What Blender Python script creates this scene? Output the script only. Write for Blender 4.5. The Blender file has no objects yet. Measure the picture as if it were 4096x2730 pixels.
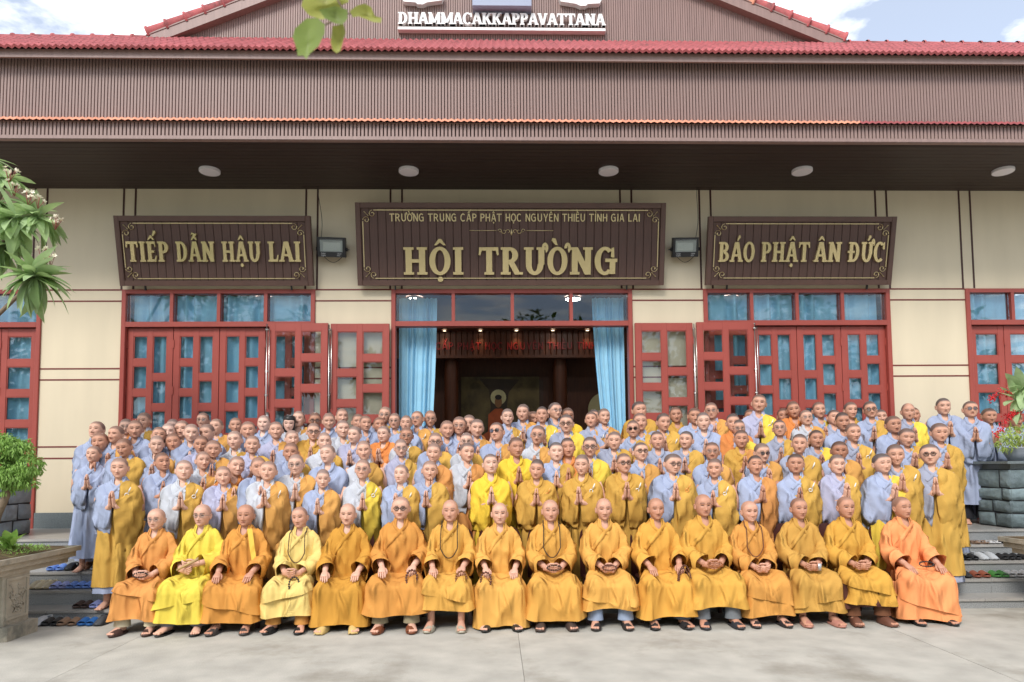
import bpy, math, random, unicodedata
import numpy as np
from mathutils import Vector, Matrix

# ------------------------------------------------------------------ camera
W_PX, H_PX = 4096, 2730
FOC, YAW, PITCH, ROLL, CAM_H, CAM_D, SHIFT = 2730.0, .0254, .0627, -.0078, 1.6, 10.2, 326.0
scene = bpy.context.scene
COL = scene.collection

def cam_axes():
    cy, sy, cp, sp = math.cos(YAW), math.sin(YAW), math.cos(PITCH), math.sin(PITCH)
    f = np.array([sy*cp, cy*cp, sp]); r = np.array([cy, -sy, 0.0]); u = np.cross(r, f)
    c, s = math.cos(ROLL), math.sin(ROLL)
    return f, c*r+s*u, -s*r+c*u
CF, CR, CU = cam_axes(); CC = np.array([0.0, -CAM_D, CAM_H])

def at(px, py, Y=None, Z=None):
    """survey helper: a point seen at (px, py) of the photograph that lies in the plane Y=.. or Z=.. (metres)"""
    d = CF + CR*(px-W_PX/2)/FOC - CU*(py-H_PX/2-SHIFT)/FOC
    s = ((Y-CC[1])/d[1]) if Y is not None else ((Z-CC[2])/d[2])
    return CC + s*d

cam = bpy.data.cameras.new('camera'); cam_o = bpy.data.objects.new('camera', cam); COL.objects.link(cam_o)
m = Matrix.Identity(4)
for i in range(3):
    m[i][0], m[i][1], m[i][2], m[i][3] = CR[i], CU[i], -CF[i], CC[i]
cam_o.matrix_world = m
cam.sensor_width = 36.0; cam.lens = 36.0*FOC/W_PX; cam.shift_y = SHIFT/W_PX
cam.clip_start = .05; cam.clip_end = 2000
cam.dof.use_dof = True; cam.dof.focus_distance = 8.0; cam.dof.aperture_fstop = 4.0
scene.camera = cam_o

# ------------------------------------------------------------------ sky, sun, exposure
SUN_EL, SUN_AZ = math.radians(44), math.radians(205)     # azimuth from +Y clockwise: behind the camera, slightly left
wd = bpy.data.worlds.new('World'); scene.world = wd; wd.use_nodes = True
nt = wd.node_tree; nt.nodes.clear()
def N(t, **k):
    n = nt.nodes.new(t)
    for a, b in k.items(): setattr(n, a, b)
    return n
out = N('ShaderNodeOutputWorld'); bg = N('ShaderNodeBackground'); bg.inputs['Strength'].default_value = .125
sky = N('ShaderNodeTexSky', sky_type='NISHITA'); sky.sun_disc = False
sky.sun_elevation = SUN_EL; sky.sun_rotation = SUN_AZ; sky.dust_density = .2
tc = N('ShaderNodeTexCoord'); sep = N('ShaderNodeSeparateXYZ'); nt.links.new(tc.outputs['Generated'], sep.inputs[0])
mx = N('ShaderNodeMath', operation='MAXIMUM'); mx.inputs[1].default_value = .06; nt.links.new(sep.outputs[2], mx.inputs[0])
comb = N('ShaderNodeCombineXYZ')
for i in (0, 1):
    d = N('ShaderNodeMath', operation='DIVIDE'); nt.links.new(sep.outputs[i], d.inputs[0]); nt.links.new(mx.outputs[0], d.inputs[1]); nt.links.new(d.outputs[0], comb.inputs[i])
cl = N('ShaderNodeTexNoise'); cl.inputs['Scale'].default_value = 2.3; cl.inputs['Detail'].default_value = 9; cl.inputs['Roughness'].default_value = .56
nt.links.new(comb.outputs[0], cl.inputs['Vector'])
ramp = N('ShaderNodeValToRGB'); ramp.color_ramp.elements[0].position = .455; ramp.color_ramp.elements[1].position = .58; ramp.color_ramp.elements[0].color = (.24, .24, .24, 1)
nt.links.new(cl.outputs[0], ramp.inputs[0])
mix = N('ShaderNodeMixRGB'); mix.inputs[2].default_value = (9.6, 9.7, 9.9, 1)
nt.links.new(ramp.outputs[0], mix.inputs[0]); nt.links.new(sky.outputs[0], mix.inputs[1]); nt.links.new(mix.outputs[0], bg.inputs[0]); nt.links.new(bg.outputs[0], out.inputs[0])
sun = bpy.data.lights.new('sun', 'SUN'); sun.energy = 2.1; sun.angle = math.radians(20); sun.color = (1, .96, .9)
sun_o = bpy.data.objects.new('sun', sun); COL.objects.link(sun_o)
sd = Vector((math.sin(SUN_AZ)*math.cos(SUN_EL), math.cos(SUN_AZ)*math.cos(SUN_EL), math.sin(SUN_EL)))
sun_o.rotation_euler = (-sd).to_track_quat('-Z', 'Y').to_euler()
scene.view_settings.view_transform = 'Standard'; scene.view_settings.look = 'None'
scene.view_settings.exposure = 0.64; scene.view_settings.gamma = 1.0
scene.cycles.max_bounces = 6; scene.cycles.diffuse_bounces = 3; scene.cycles.glossy_bounces = 3
scene.cycles.transparent_max_bounces = 12; scene.cycles.caustics_reflective = False; scene.cycles.caustics_refractive = False

# ------------------------------------------------------------------ colour and materials
def lin(c): return c/12.92 if c <= .04045 else ((c+.055)/1.055)**2.4
def rgb(r, g, b, k=1.0): return tuple(min(1.0, lin(v/255.0)*k) for v in (r, g, b))+(1.0,)
MATS = {}
def mat(name, base=(.5, .5, .5, 1), rough=.7, metal=0.0, spec=.5, noise=0.0, nscale=8.0, bump=0.0, bscale=40.0, objcol=False, attr=None, sheen=0.0, stretch=None, dark=None, dscale=2.0, trans=0.0, bdist=.01, ridged=False):
    """one procedural material: base colour (or the object's own colour, or a colour attribute), broken up by noise; fine bump"""
    if name in MATS: return MATS[name]
    m = bpy.data.materials.new(name); m.use_nodes = True; t = m.node_tree; L = t.links.new
    p = t.nodes['Principled BSDF']
    p.inputs['Roughness'].default_value = rough; p.inputs['Metallic'].default_value = metal; p.inputs['Specular IOR Level'].default_value = spec
    if sheen: p.inputs['Sheen Weight'].default_value = sheen
    co = t.nodes.new('ShaderNodeTexCoord')
    vec = co.outputs['Object']
    if stretch:
        mp = t.nodes.new('ShaderNodeMapping'); mp.inputs['Scale'].default_value = stretch; L(vec, mp.inputs[0]); vec = mp.outputs[0]
    if objcol:
        oi = t.nodes.new('ShaderNodeObjectInfo'); cur = oi.outputs['Color']
    else:
        v = t.nodes.new('ShaderNodeRGB'); v.outputs[0].default_value = base; cur = v.outputs[0]
    if attr:
        at_ = t.nodes.new('ShaderNodeAttribute'); at_.attribute_name = attr
        mm = t.nodes.new('ShaderNodeMixRGB'); mm.blend_type = 'MULTIPLY'; mm.inputs[0].default_value = 1; L(cur, mm.inputs[1]); L(at_.outputs['Color'], mm.inputs[2]); cur = mm.outputs[0]
    if noise:
        n = t.nodes.new('ShaderNodeTexNoise'); n.inputs['Scale'].default_value = nscale; n.inputs['Detail'].default_value = 6; L(vec, n.inputs['Vector'])
        r = t.nodes.new('ShaderNodeMapRange'); r.inputs['From Min'].default_value = .3; r.inputs['From Max'].default_value = .7; r.inputs['To Min'].default_value = 1-noise; r.inputs['To Max'].default_value = 1+noise; L(n.outputs[0], r.inputs[0])
        mm = t.nodes.new('ShaderNodeVectorMath'); mm.operation = 'SCALE'; L(cur, mm.inputs[0]); L(r.outputs[0], mm.inputs['Scale']); cur = mm.outputs[0]
    if dark:
        n = t.nodes.new('ShaderNodeTexNoise'); n.inputs['Scale'].default_value = dscale; n.inputs['Detail'].default_value = 8; n.inputs['Roughness'].default_value = .65; L(vec, n.inputs['Vector'])
        r = t.nodes.new('ShaderNodeMapRange'); r.inputs['From Min'].default_value = .52; r.inputs['From Max'].default_value = .68; L(n.outputs[0], r.inputs[0])
        mm = t.nodes.new('ShaderNodeMixRGB'); L(r.outputs[0], mm.inputs[0]); L(cur, mm.inputs[1]); mm.inputs[2].default_value = dark; cur = mm.outputs[0]
    L(cur, p.inputs['Base Color'])
    if bump:
        n = t.nodes.new('ShaderNodeTexNoise'); n.inputs['Scale'].default_value = bscale; n.inputs['Detail'].default_value = 5 if not ridged else 4
        if ridged: n.noise_type = 'RIDGED_MULTIFRACTAL'; n.inputs['Distortion'].default_value = .6
        L(vec, n.inputs['Vector'])
        b = t.nodes.new('ShaderNodeBump'); b.inputs['Strength'].default_value = bump; b.inputs['Distance'].default_value = bdist; L(n.outputs[0], b.inputs['Height']); L(b.outputs[0], p.inputs['Normal'])
    if trans:
        tr = t.nodes.new('ShaderNodeBsdfTranslucent'); L(cur, tr.inputs[0]); ms = t.nodes.new('ShaderNodeMixShader'); ms.inputs[0].default_value = trans
        L(p.outputs[0], ms.inputs[1]); L(tr.outputs[0], ms.inputs[2]); L(ms.outputs[0], t.nodes['Material Output'].inputs[0])
    MATS[name] = m
    return m
def glass_mat(name, tint, fac, blend=1.25):
    if name in MATS: return MATS[name]
    m = bpy.data.materials.new(name); m.use_nodes = True; t = m.node_tree; t.nodes.clear(); L = t.links.new
    o = t.nodes.new('ShaderNodeOutputMaterial'); a = t.nodes.new('ShaderNodeBsdfTransparent'); a.inputs[0].default_value = tint
    g = t.nodes.new('ShaderNodeBsdfGlossy'); g.inputs['Roughness'].default_value = .015; g.inputs['Color'].default_value = (.9, .95, 1, 1)
    fr = t.nodes.new('ShaderNodeFresnel'); fr.inputs[0].default_value = 1.55
    ad = t.nodes.new('ShaderNodeMath'); ad.operation = 'MULTIPLY_ADD'; ad.inputs[1].default_value = blend; ad.inputs[2].default_value = fac; L(fr.outputs[0], ad.inputs[0])
    ms = t.nodes.new('ShaderNodeMixShader'); L(ad.outputs[0], ms.inputs[0]); L(a.outputs[0], ms.inputs[1]); L(g.outputs[0], ms.inputs[2]); L(ms.outputs[0], o.inputs[0])
    MATS[name] = m; return m
def emit_mat(name, c, s):
    m = bpy.data.materials.new(name); m.use_nodes = True; t = m.node_tree; t.nodes.clear()
    o = t.nodes.new('ShaderNodeOutputMaterial'); e = t.nodes.new('ShaderNodeEmission'); e.inputs[0].default_value = c; e.inputs[1].default_value = s; t.links.new(e.outputs[0], o.inputs[0]); return m

# ------------------------------------------------------------------ mesh helpers
class Geo:
    def __init__(s): s.V = []; s.n = 0; s.F = []; s.C = []; s.big = []
    def verts(s, P, col=None):
        P = np.asarray(P, float).reshape(-1, 3); s.V.append(P); b = s.n; s.n += len(P)
        s.C.append(np.ones((len(P), 3)) if col is None else np.asarray(col, float).reshape(-1, 3)); return b
    def grid(s, P, close=True, cap0=False, cap1=False, col=None, flip=False):
        P = np.asarray(P, float); nv, nu = P.shape[:2]; b = s.verts(P, col)
        I = np.arange(nv*nu).reshape(nv, nu)+b
        J = np.roll(I, -1, 1) if close else None
        if close: q = np.stack([I[:-1], J[:-1], J[1:], I[1:]], -1).reshape(-1, 4)
        else: q = np.stack([I[:-1, :-1], I[:-1, 1:], I[1:, 1:], I[1:, :-1]], -1).reshape(-1, 4)
        s.F.append(q[:, ::-1] if flip else q)
        for cap, row in ((cap0, 0), (cap1, -1)):
            if cap:
                c = s.verts(P[row].mean(0)[None], None if col is None else np.asarray(col)[row].mean(0)[None]); r = I[row]; r2 = np.roll(r, -1)
                t = np.stack([r2, r, np.full(nu, c)], -1) if (row == 0) != flip else np.stack([r, r2, np.full(nu, c)], -1)
                s.F.append(t)
        return s
    def tube(s, path, rad, n=8, cap=True, up=(0, 0, 1), flat=1.0):
        path = np.asarray(path, float); rad = np.broadcast_to(np.asarray(rad, float), (len(path),))
        T = np.gradient(path, axis=0); T /= np.linalg.norm(T, axis=1)[:, None]+1e-9
        up = np.asarray(up, float); rows = []; th = np.linspace(0, 2*np.pi, n, endpoint=False)
        for p, t, r in zip(path, T, rad):
            uu = up if abs(np.dot(up, t)) < .92 else np.array([0, 1.0, 0]) if abs(up[1]) < .5 else np.array([1.0, 0, 0])
            a = np.cross(t, uu); a /= np.linalg.norm(a)+1e-9; b = np.cross(a, t)
            rows.append(p+r*(np.cos(th)[:, None]*a+flat*np.sin(th)[:, None]*b))
        return s.grid(np.array(rows), True, cap, cap)
    def box(s, c, d, M=None):
        c = np.asarray(c, float); h = np.asarray(d, float)/2
        v = np.array([[x, y, z] for x in (-1, 1) for y in (-1, 1) for z in (-1, 1)])*h
        if M is not None: v = v@np.asarray(M).T
        b = s.verts(v+c); s.F.append(np.array([[0, 1, 3, 2], [4, 6, 7, 5], [0, 4, 5, 1], [2, 3, 7, 6], [0, 2, 6, 4], [1, 5, 7, 3]])+b); return s
    def box2(s, x0, x1, y0, y1, z0, z1): return s.box(((x0+x1)/2, (y0+y1)/2, (z0+z1)/2), (x1-x0, y1-y0, z1-z0))
    def cbox(s, x0, x1, y0, y1, z0, z1, c=.006):
        """box with chamfered long edges on the camera side"""
        X = [(x0, y1), (x1, y1), (x1, y0+c), (x1-c, y0), (x0+c, y0), (x0, y0+c)]
        P = np.array([[[x, y, z0] for x, y in X], [[x, y, z1] for x, y in X]]); return s.grid(P, True, True, True)
    def prism(s, pts, y0, y1):
        """polygon in x,z extruded along y"""
        n = len(pts); b = s.verts([[x, y0, z] for x, z in pts]+[[x, y1, z] for x, z in pts])
        s.big.append([b+i for i in range(n)]); s.big.append([b+n+i for i in range(n)][::-1])
        s.F.append(np.array([[b+i, b+n+i, b+n+(i+1) % n, b+(i+1) % n] for i in range(n)])); return s
    def sphere(s, c, r, n=10, k=6, sc=(1, 1, 1)):
        t = np.linspace(.12, np.pi-.12, k); th = np.linspace(0, 2*np.pi, n, endpoint=False)
        P = np.stack([np.sin(t)[:, None]*np.cos(th), np.sin(t)[:, None]*np.sin(th), np.cos(t)[:, None]*np.ones(n)], -1)*r*np.asarray(sc)+np.asarray(c)
        return s.grid(P, True, True, True, flip=True)
    def move(s, fn):
        s.V = [fn(v) for v in s.V]; return s
    def mesh(s, name, smooth=True, attr=False):
        me = bpy.data.meshes.new(name); V = np.concatenate(s.V)
        loops = []; starts = []; tot = 0; L = []
        for f in s.F:
            k = f.shape[1]; loops.append(f.reshape(-1)); starts.append(tot+np.arange(len(f))*k); tot += f.size
        for bgf in s.big:
            loops.append(np.array(bgf)); starts.append(np.array([tot])); tot += len(bgf)
        loops = np.concatenate(loops).astype(np.int32); starts = np.concatenate(starts).astype(np.int32)
        me.vertices.add(len(V)); me.vertices.foreach_set('co', V.astype(np.float32).ravel())
        me.loops.add(tot); me.loops.foreach_set('vertex_index', loops)
        me.polygons.add(len(starts)); me.polygons.foreach_set('loop_start', starts)
        me.polygons.foreach_set('use_smooth', np.full(len(starts), bool(smooth)))
        if attr:
            a = me.color_attributes.new('tint', 'FLOAT_COLOR', 'POINT'); c = np.concatenate(s.C); c = np.concatenate([c, np.ones((len(c), 1))], 1)
            a.data.foreach_set('color', c.astype(np.float32).ravel())
        me.update(calc_edges=True); me.validate(); return me
    def obj(s, name, m=None, parent=None, smooth=True, attr=False, color=None, loc=None):
        return link(name, s.mesh(name, smooth, attr), m, parent, color, loc)
def link(name, me, m=None, parent=None, color=None, loc=None):
    o = bpy.data.objects.new(name, me); COL.objects.link(o)
    if m is not None and len(me.materials) == 0: me.materials.append(m)
    if parent is not None: o.parent = parent
    if color is not None: o.color = color
    if loc is not None: o.location = loc
    return o
def empty(name, loc=(0, 0, 0), rz=0.0, parent=None):
    o = bpy.data.objects.new(name, None); COL.objects.link(o); o.location = loc; o.rotation_euler = (0, 0, rz); o.empty_display_size = .1
    if parent is not None: o.parent = parent
    return o
def tag(o, label=None, cat=None, group=None, kind=None):
    if label: o['label'] = label
    if cat: o['category'] = cat
    if group: o['group'] = group
    if kind: o['kind'] = kind
    return o
ORD = 'first second third fourth fifth sixth seventh eighth ninth tenth eleventh twelfth thirteenth fourteenth fifteenth sixteenth seventeenth eighteenth nineteenth twentieth twenty-first twenty-second twenty-third twenty-fourth twenty-fifth twenty-sixth twenty-seventh twenty-eighth twenty-ninth thirtieth thirty-first thirty-second thirty-third thirty-fourth thirty-fifth thirty-sixth thirty-seventh thirty-eighth thirty-ninth fortieth'.split()
# ------------------------------------------------------------------ materials of the place
M_WALL = mat('cream_paint', rgb(236, 221, 192, .79), .85, noise=.05, nscale=1.6, bump=.08, bscale=120, stretch=(1.6, 1.6, .3))
M_TRIM = mat('red_brown_line', rgb(112, 46, 40), .6)
M_DTRIM = mat('dark_brown_line', rgb(66, 34, 28), .6)
M_RED = mat('red_painted_metal', rgb(154, 71, 61), .42, noise=.07, nscale=2.2, spec=.4)
M_SLAT = mat('brown_aluminium', rgb(140, 115, 108), .5, objcol=False, noise=.10, nscale=3.0, stretch=(9, 9, .6))
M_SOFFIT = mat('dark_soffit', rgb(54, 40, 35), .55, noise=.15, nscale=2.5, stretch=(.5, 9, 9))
M_BOARD = mat('sign_wood', rgb(80, 55, 46), .55, noise=.16, nscale=4, stretch=(14, 14, 1))
M_FRAME = mat('sign_frame', rgb(88, 62, 52), .5, noise=.1, nscale=5)
M_GOLD = mat('gold_mirror', (.80, .64, .34, 1), .20, metal=.65, noise=.05, nscale=6, bump=.12, bscale=9)
M_GOLDP = mat('gold_paint', (.62, .50, .27, 1), .38, metal=.55)
M_WHITE = mat('white_enamel', (.80, .80, .78, 1), .4, noise=.03)
M_TILE = mat('clay_tile', objcol=True, rough=.8, noise=.16, nscale=14, bump=.25, bscale=60, dark=rgb(112, 66, 64), dscale=5)
M_GRAN = mat('dark_granite', rgb(104, 112, 114), .33, noise=.34, nscale=130, bump=.04, bscale=200)
M_TREAD = mat('step_granite', rgb(156, 153, 148), .30, noise=.26, nscale=150, dark=rgb(174, 168, 160), dscale=1.7)
M_RISER = mat('riser_granite', rgb(142, 144, 144), .45, noise=.5, nscale=120)
M_CONC = mat('courtyard_concrete', rgb(170, 166, 156), .9, noise=.15, nscale=3.2, bump=.3, bscale=60, dark=rgb(140, 134, 122), dscale=.9)
M_STEEL = mat('steel', (.62, .60, .57, 1), .3, metal=1.0)
M_BLACK = mat('black_casting', (.012, .012, .014, 1), .4)
M_GLASS = glass_mat('window_glass', (.96, .985, .99, 1), .005, .65)
M_CURT = mat('blue_curtain', rgb(156, 210, 236), .8, sheen=.2, noise=.05, nscale=6, trans=.12)
M_WOODIN = mat('hall_timber', rgb(92, 50, 30), .45, noise=.25, nscale=3, stretch=(8, 8, 1))
M_DARKIN = mat('hall_dark_brown', rgb(70, 42, 28), .8)  # dark brown of the hall's side walls, ceiling and screens
M_REDLET = mat('red_letter', rgb(150, 38, 34), .4)

M_HALL = emit_mat('hall_lamp_glow', (1, .95, .88, 1), 30.0)
XL, XR = -9.8, 10.4                     # the facade goes on past both sides of the picture
LAND = .735                              # porch level
RISE, TREAD, FIRST = .157, .30, .107
NOSE = -1.55                             # porch edge
def step_z(k): return FIRST+RISE*k
def step_y(k): return NOSE-(4-k)*TREAD   # front edge of tread k (k=4 is the porch)

# ------------------------------------------------------------------ ground: concrete slabs
g = Geo().box2(-40, 40, -46, .3, -.30, -.012)
ground = tag(g.obj('ground', mat('joint_sand', rgb(120, 112, 100), .95, noise=.2), smooth=False), kind='structure')
slab = Geo().box2(.0018, 3.5982, .0018, 3.5982, -.05, 0).mesh('concrete_slab', False)
rs = random.Random(3)
for i in range(-5, 6):
    for j in range(-4, 2):
        x, y = .21+3.6*i, -3.02+3.6*(j-1)
        if y > -2.0: continue
        o = link('concrete_slab', slab, M_CONC, ground, loc=(x, y, rs.uniform(-.0015, .0015)))
far = Geo().box2(-60, 60, -120, -20.9, -.2, -.004).obj('ground', M_CONC, smooth=False); tag(far, kind='structure')
under = Geo().box2(-19, 19, -3.01, .2, -.06, -.003).obj('concrete_slab', M_CONC, ground, smooth=False)

# ------------------------------------------------------------------ steps
steps = tag(empty('entrance_steps', (0, -2.2, 0)), kind='structure')
def child(o, p):
    o.parent = p; o.matrix_parent_inverse = Matrix.Translation(-Vector(p.location)) if p.type == 'EMPTY' else Matrix.Identity(4); return o
for k in range(5):
    z0 = 0 if k == 0 else step_z(k-1); z1 = step_z(k) if k < 4 else LAND; y0 = step_y(k); y1 = step_y(k+1) if k < 4 else .18
    n = 8
    for i in range(n):
        xa = XL+(XR-XL)*i/n+(.3 if k % 2 else 0); xb = XL+(XR-XL)*(i+1)/n+(.3 if k % 2 else 0)
        child(Geo().cbox(xa+.0015, xb-.0015, y0-.018, y1+.02, z1-.028, z1, .006).obj('step_tread', M_TREAD, smooth=False), steps)
        child(Geo().box2(xa+.0015, xb-.0015, y0, y0+.03, z0, z1-.0282).obj('step_riser', M_RISER, smooth=False), steps)
    child(Geo().box2(XL, XR, y0+.032, y1+.018, 0, z1-.0285).obj('step_core', M_RISER, smooth=False), steps)

# ------------------------------------------------------------------ the hall
hall = tag(empty('hall_building', (0, 0, LAND)), 'cream hall with red doors, slatted brown eaves and a red tiled roof', 'building')
def hp(o): return child(o, hall)
BAYS = [(-9.55, -6.721), (-5.546, -2.683), (-1.545, 2.10), (3.189, 6.072), (7.256, 10.1)]
ZT, ZTR, ZTOP = 4.262, 3.70, 5.81
wall = Geo()
edges = [XL]+[e for b in BAYS for e in b]+[XR]
for i in range(0, len(edges), 2):
    wall.box2(edges[i], edges[i+1], 0, .22, LAND, ZT)
wall.box2(XL, XR, 0, .22, ZT, ZTOP+.4)
wall_o = hp(wall.obj('wall', M_WALL, smooth=False))
def sub(o): o.parent = wall_o; return o
for i in range(0, len(edges), 2):
    a, b = edges[i], edges[i+1]
    sub(Geo().box2(a+.003, b-.003, -.025, .004, LAND, .962).obj('plinth', M_GRAN, smooth=False))
    for z in (4.262, 4.092, 3.078, 2.914, 1.923, 1.754):
        sub(Geo().box2(a, b, -.004, .001, z-.011, z+.011).obj('groove_line', M_TRIM, smooth=False))
for a, b in BAYS:
    for x in (a-.02, a+.155, b-.155, b+.02):
        if XL+.3 < x < XR-.3: sub(Geo().box2(x-.014, x+.014, -.0045, .001, ZT+.012, ZTOP).obj('groove_line', M_DTRIM, smooth=False))

def pane_cols(kind):
    S, T, G = .345, .566, .107
    if kind == 'T': h = [T, S, S, S, S]
    else: h = [S]*6
    z = -.115; r = []
    for k in h:
        if z-k < -2.86: break
        r.append((z-k, z)); z -= k+G
    return r
def leaf(x0, x1, Y, kinds, zt=ZTR-.012, zb=LAND+.012, th=.05, handle=None, side=1):
    """red door leaf with one or two columns of panes at staggered heights"""
    n = len(kinds); w = x1-x0; cw = (w-.082*(n+1)-.02)/n; g = Geo(); xs = []
    x = x0+.092
    edges_ = [x0]
    panes = []
    for i in range(n):
        edges_ += [x, x+cw]; xs.append((x, x+cw)); x += cw+.082
    edges_.append(x1)
    for i in range(0, len(edges_), 2): g.cbox(edges_[i], edges_[i+1], Y, Y+th, zb, zt, .004)
    for (a, b), kd in zip(xs, kinds):
        zc = zt
        for lo, hi in pane_cols(kd):
            lo, hi = zt+lo, zt+hi
            g.box2(a, b, Y+.004, Y+th-.004, hi, zc); panes.append((a, b, lo, hi)); zc = lo
        g.box2(a, b, Y+.004, Y+th-.004, zb, zc)
    o = hp(g.obj('door', M_RED, smooth=False))
    for a, b, lo, hi in panes:
        p = Geo().box2(a+.001, b-.001, Y+.02, Y+.028, lo+.001, hi-.001).obj('pane', M_GLASS, o, smooth=False)
        bd = Geo()
        for q in ((a, a+.012, lo, hi), (b-.012, b, lo, hi), (a+.012, b-.012, lo, lo+.012), (a+.012, b-.012, hi-.012, hi)):
            bd.box2(q[0], q[1], Y+.01, Y+.019, q[2], q[3])
        bd.obj('glazing_bead', M_RED, o, smooth=False)
    for hz in (3.45, 2.75, 2.0, 1.2):
        Geo().box2((x0 if side > 0 else x1)-.012, (x0 if side > 0 else x1)+.012, Y-.012, Y-.001, hz-.06, hz+.06).obj('hinge', M_RED, o, smooth=False)
    if handle is not None:
        h = Geo().tube([(handle, Y-.03, 1.6), (handle, Y-.03, zt-.02)], .009, 8)
        h.tube([(handle+.035, Y-.028, 2.45), (handle+.035, Y-.028, zt-.08)], .006, 6)
        for z in (2.0, 2.65, 3.0, zt-.1): h.box((handle, Y-.022, z), (.035, .03, .03))
        h.box((handle+.015, Y-.018, 2.62-.35), (.05, .022, .26))
        h.obj('bolt_rod', M_STEEL, o)
    return o
for bi, (a, b) in enumerate(BAYS):
    g = Geo(); f = .065
    g.cbox(a, a+f, -.03, .12, LAND, ZT, .006).cbox(b-f, b, -.03, .12, LAND, ZT, .006)
    g.box2(a+f, b-f, -.028, .118, ZT-.06, ZT).box2(a+f, b-f, -.028, .118, ZTR, ZTR+.075)
    n = 4; wi = (b-a-2*f+.05)/n
    ps = []
    for i in range(n):
        xa = a+f+i*wi; xb = xa+wi-.05; ps.append((xa, xb))
        if i < n-1: g.box2(xb, xb+.05, -.026, .116, ZTR+.075, ZT-.06)
    fo = hp(g.obj('door_frame', M_RED, smooth=False))
    for xa, xb in ps: Geo().box2(xa+.001, xb-.001, .03, .038, ZTR+.076, ZT-.061).obj('transom_pane', M_GLASS, fo, smooth=False)
    if bi in (1, 3):
        wl = (b-a-2*f)/4
        order = ['ST', 'ST', 'TS', 'TS'] if bi == 1 else ['ST', 'ST', 'TS', 'TS']
        if bi == 3: order = ['TS', 'ST', 'TS', 'TS']
        for i in range(4): leaf(a+f+i*wl+.004, a+f+(i+1)*wl-.004, .035, order[i] if not (bi == 3 and i == 3) else 'TS', side=1 if i < 2 else -1)
    if bi in (0, 4):
        wl = .545
        n = 5
        wl = (b-a-2*f)/n
        for i in range(n): leaf(a+f+i*wl+.004, a+f+(i+1)*wl-.004, .035, 'S', side=1 if i < 2 else -1)
# the middle doorway stands open: its leaves are folded back flat in front of the wall
leaf(-3.315, -2.455, -.165, 'TS', handle=-3.335, zt=3.72)
leaf(-2.425, -1.56, -.115, 'TS', handle=-2.44, zt=3.72)
leaf(2.115, 2.985, -.115, 'ST', handle=2.995, side=-1, zt=3.72)
leaf(3.03, 3.90, -.165, 'ST', handle=3.895, side=-1, zt=3.72)

# curtains
def curtain(name_label, x0, x1, z0, z1, Y, x0b=None, x1b=None, amp=.028, per=.11, seed=0, flare=0):
    r = random.Random(seed); nu = int((x1-x0)/per*8)+8; nv = 16
    u = np.linspace(0, 1, nu); v = np.linspace(0, 1, nv)
    ph = np.cumsum(np.array([r.uniform(.6, 1.5) for _ in range(nu)])); ph = ph/ph[-1]*2*np.pi*(x1-x0)/per
    am = amp*(.55+.45*np.sin(ph*.31+r.uniform(0, 6)))
    P = np.zeros((nv, nu, 3))
    for i, t in enumerate(v):
        a = x0 if x0b is None else x0+(x0b-x0)*t**1.5; b = x1 if x1b is None else x1+(x1b-x1)*t**1.5
        P[i, :, 0] = a+(b-a)*u; P[i, :, 1] = Y+am*np.sin(ph+.15*np.sin(3*t+ph*.2)); P[i, :, 2] = z1+(z0-z1)*t
    o = Geo().grid(P, False).obj('curtain', M_CURT); tag(o, name_label, 'curtain', 'blue curtains behind the doors'); return o
curtain('pleated blue curtain behind the glazed doors at the far left edge', -9.4, -6.8, LAND+.05, 4.2, .135, seed=1, per=.17, amp=.06)
curtain('pleated blue curtain behind the doors under the left wooden sign', -5.44, -2.75, LAND+.05, 4.2, .135, seed=2, per=.17, amp=.06)
curtain('blue curtain drawn aside at the left of the open doorway', -1.47, -.88, LAND+.05, 4.2, .28, x1b=-1.04, seed=3, per=.075, amp=.045)
curtain('blue curtain drawn aside at the right of the open doorway', 1.53, 2.03, LAND+.05, 4.2, .28, x0b=1.82, seed=4, per=.07, amp=.045)
curtain('pleated blue curtain behind the doors under the right wooden sign', 3.27, 5.92, LAND+.05, 4.2, .135, seed=5, per=.17, amp=.06)
curtain('pleated blue curtain behind the glazed doors at the far right edge', 7.34, 10.0, LAND+.05, 4.2, .135, seed=6, per=.17, amp=.06)

# hall interior
g = Geo().box2(-7.5, 8, 6.0, 6.2, LAND, 5.6)
hp(g.obj('back_wall', M_WOODIN, smooth=False))
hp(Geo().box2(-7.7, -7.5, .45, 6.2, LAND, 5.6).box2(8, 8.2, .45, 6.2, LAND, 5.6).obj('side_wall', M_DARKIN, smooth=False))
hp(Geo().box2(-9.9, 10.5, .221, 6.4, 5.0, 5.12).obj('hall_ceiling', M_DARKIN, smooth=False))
hp(Geo().box2(-9.9, 10.5, .20, 6.4, LAND-.05, LAND-.002).obj('hall_floor', M_TREAD, smooth=False))
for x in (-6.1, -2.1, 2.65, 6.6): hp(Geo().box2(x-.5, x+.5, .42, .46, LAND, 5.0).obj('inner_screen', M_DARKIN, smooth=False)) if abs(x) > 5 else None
bp = [at(1700, 1340, Y=5), at(2420, 1420, Y=5)]
zb0, zb1 = 4.07, 4.62
for i in range(46):
    x = -2.6+i*.125
    hp(Geo().cbox(x, x+.118, 4.98, 5.05, zb0, zb1, .012).obj('beam_board', M_WOODIN, smooth=False))
hp(Geo().box2(-2.8, 3.4, 4.93, 5.06, zb0-.07, zb0-.001).box2(-2.8, 3.4, 4.7, 5.06, zb1+.001, zb1+.12).obj('beam_moulding', M_WOODIN, smooth=False))
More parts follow.
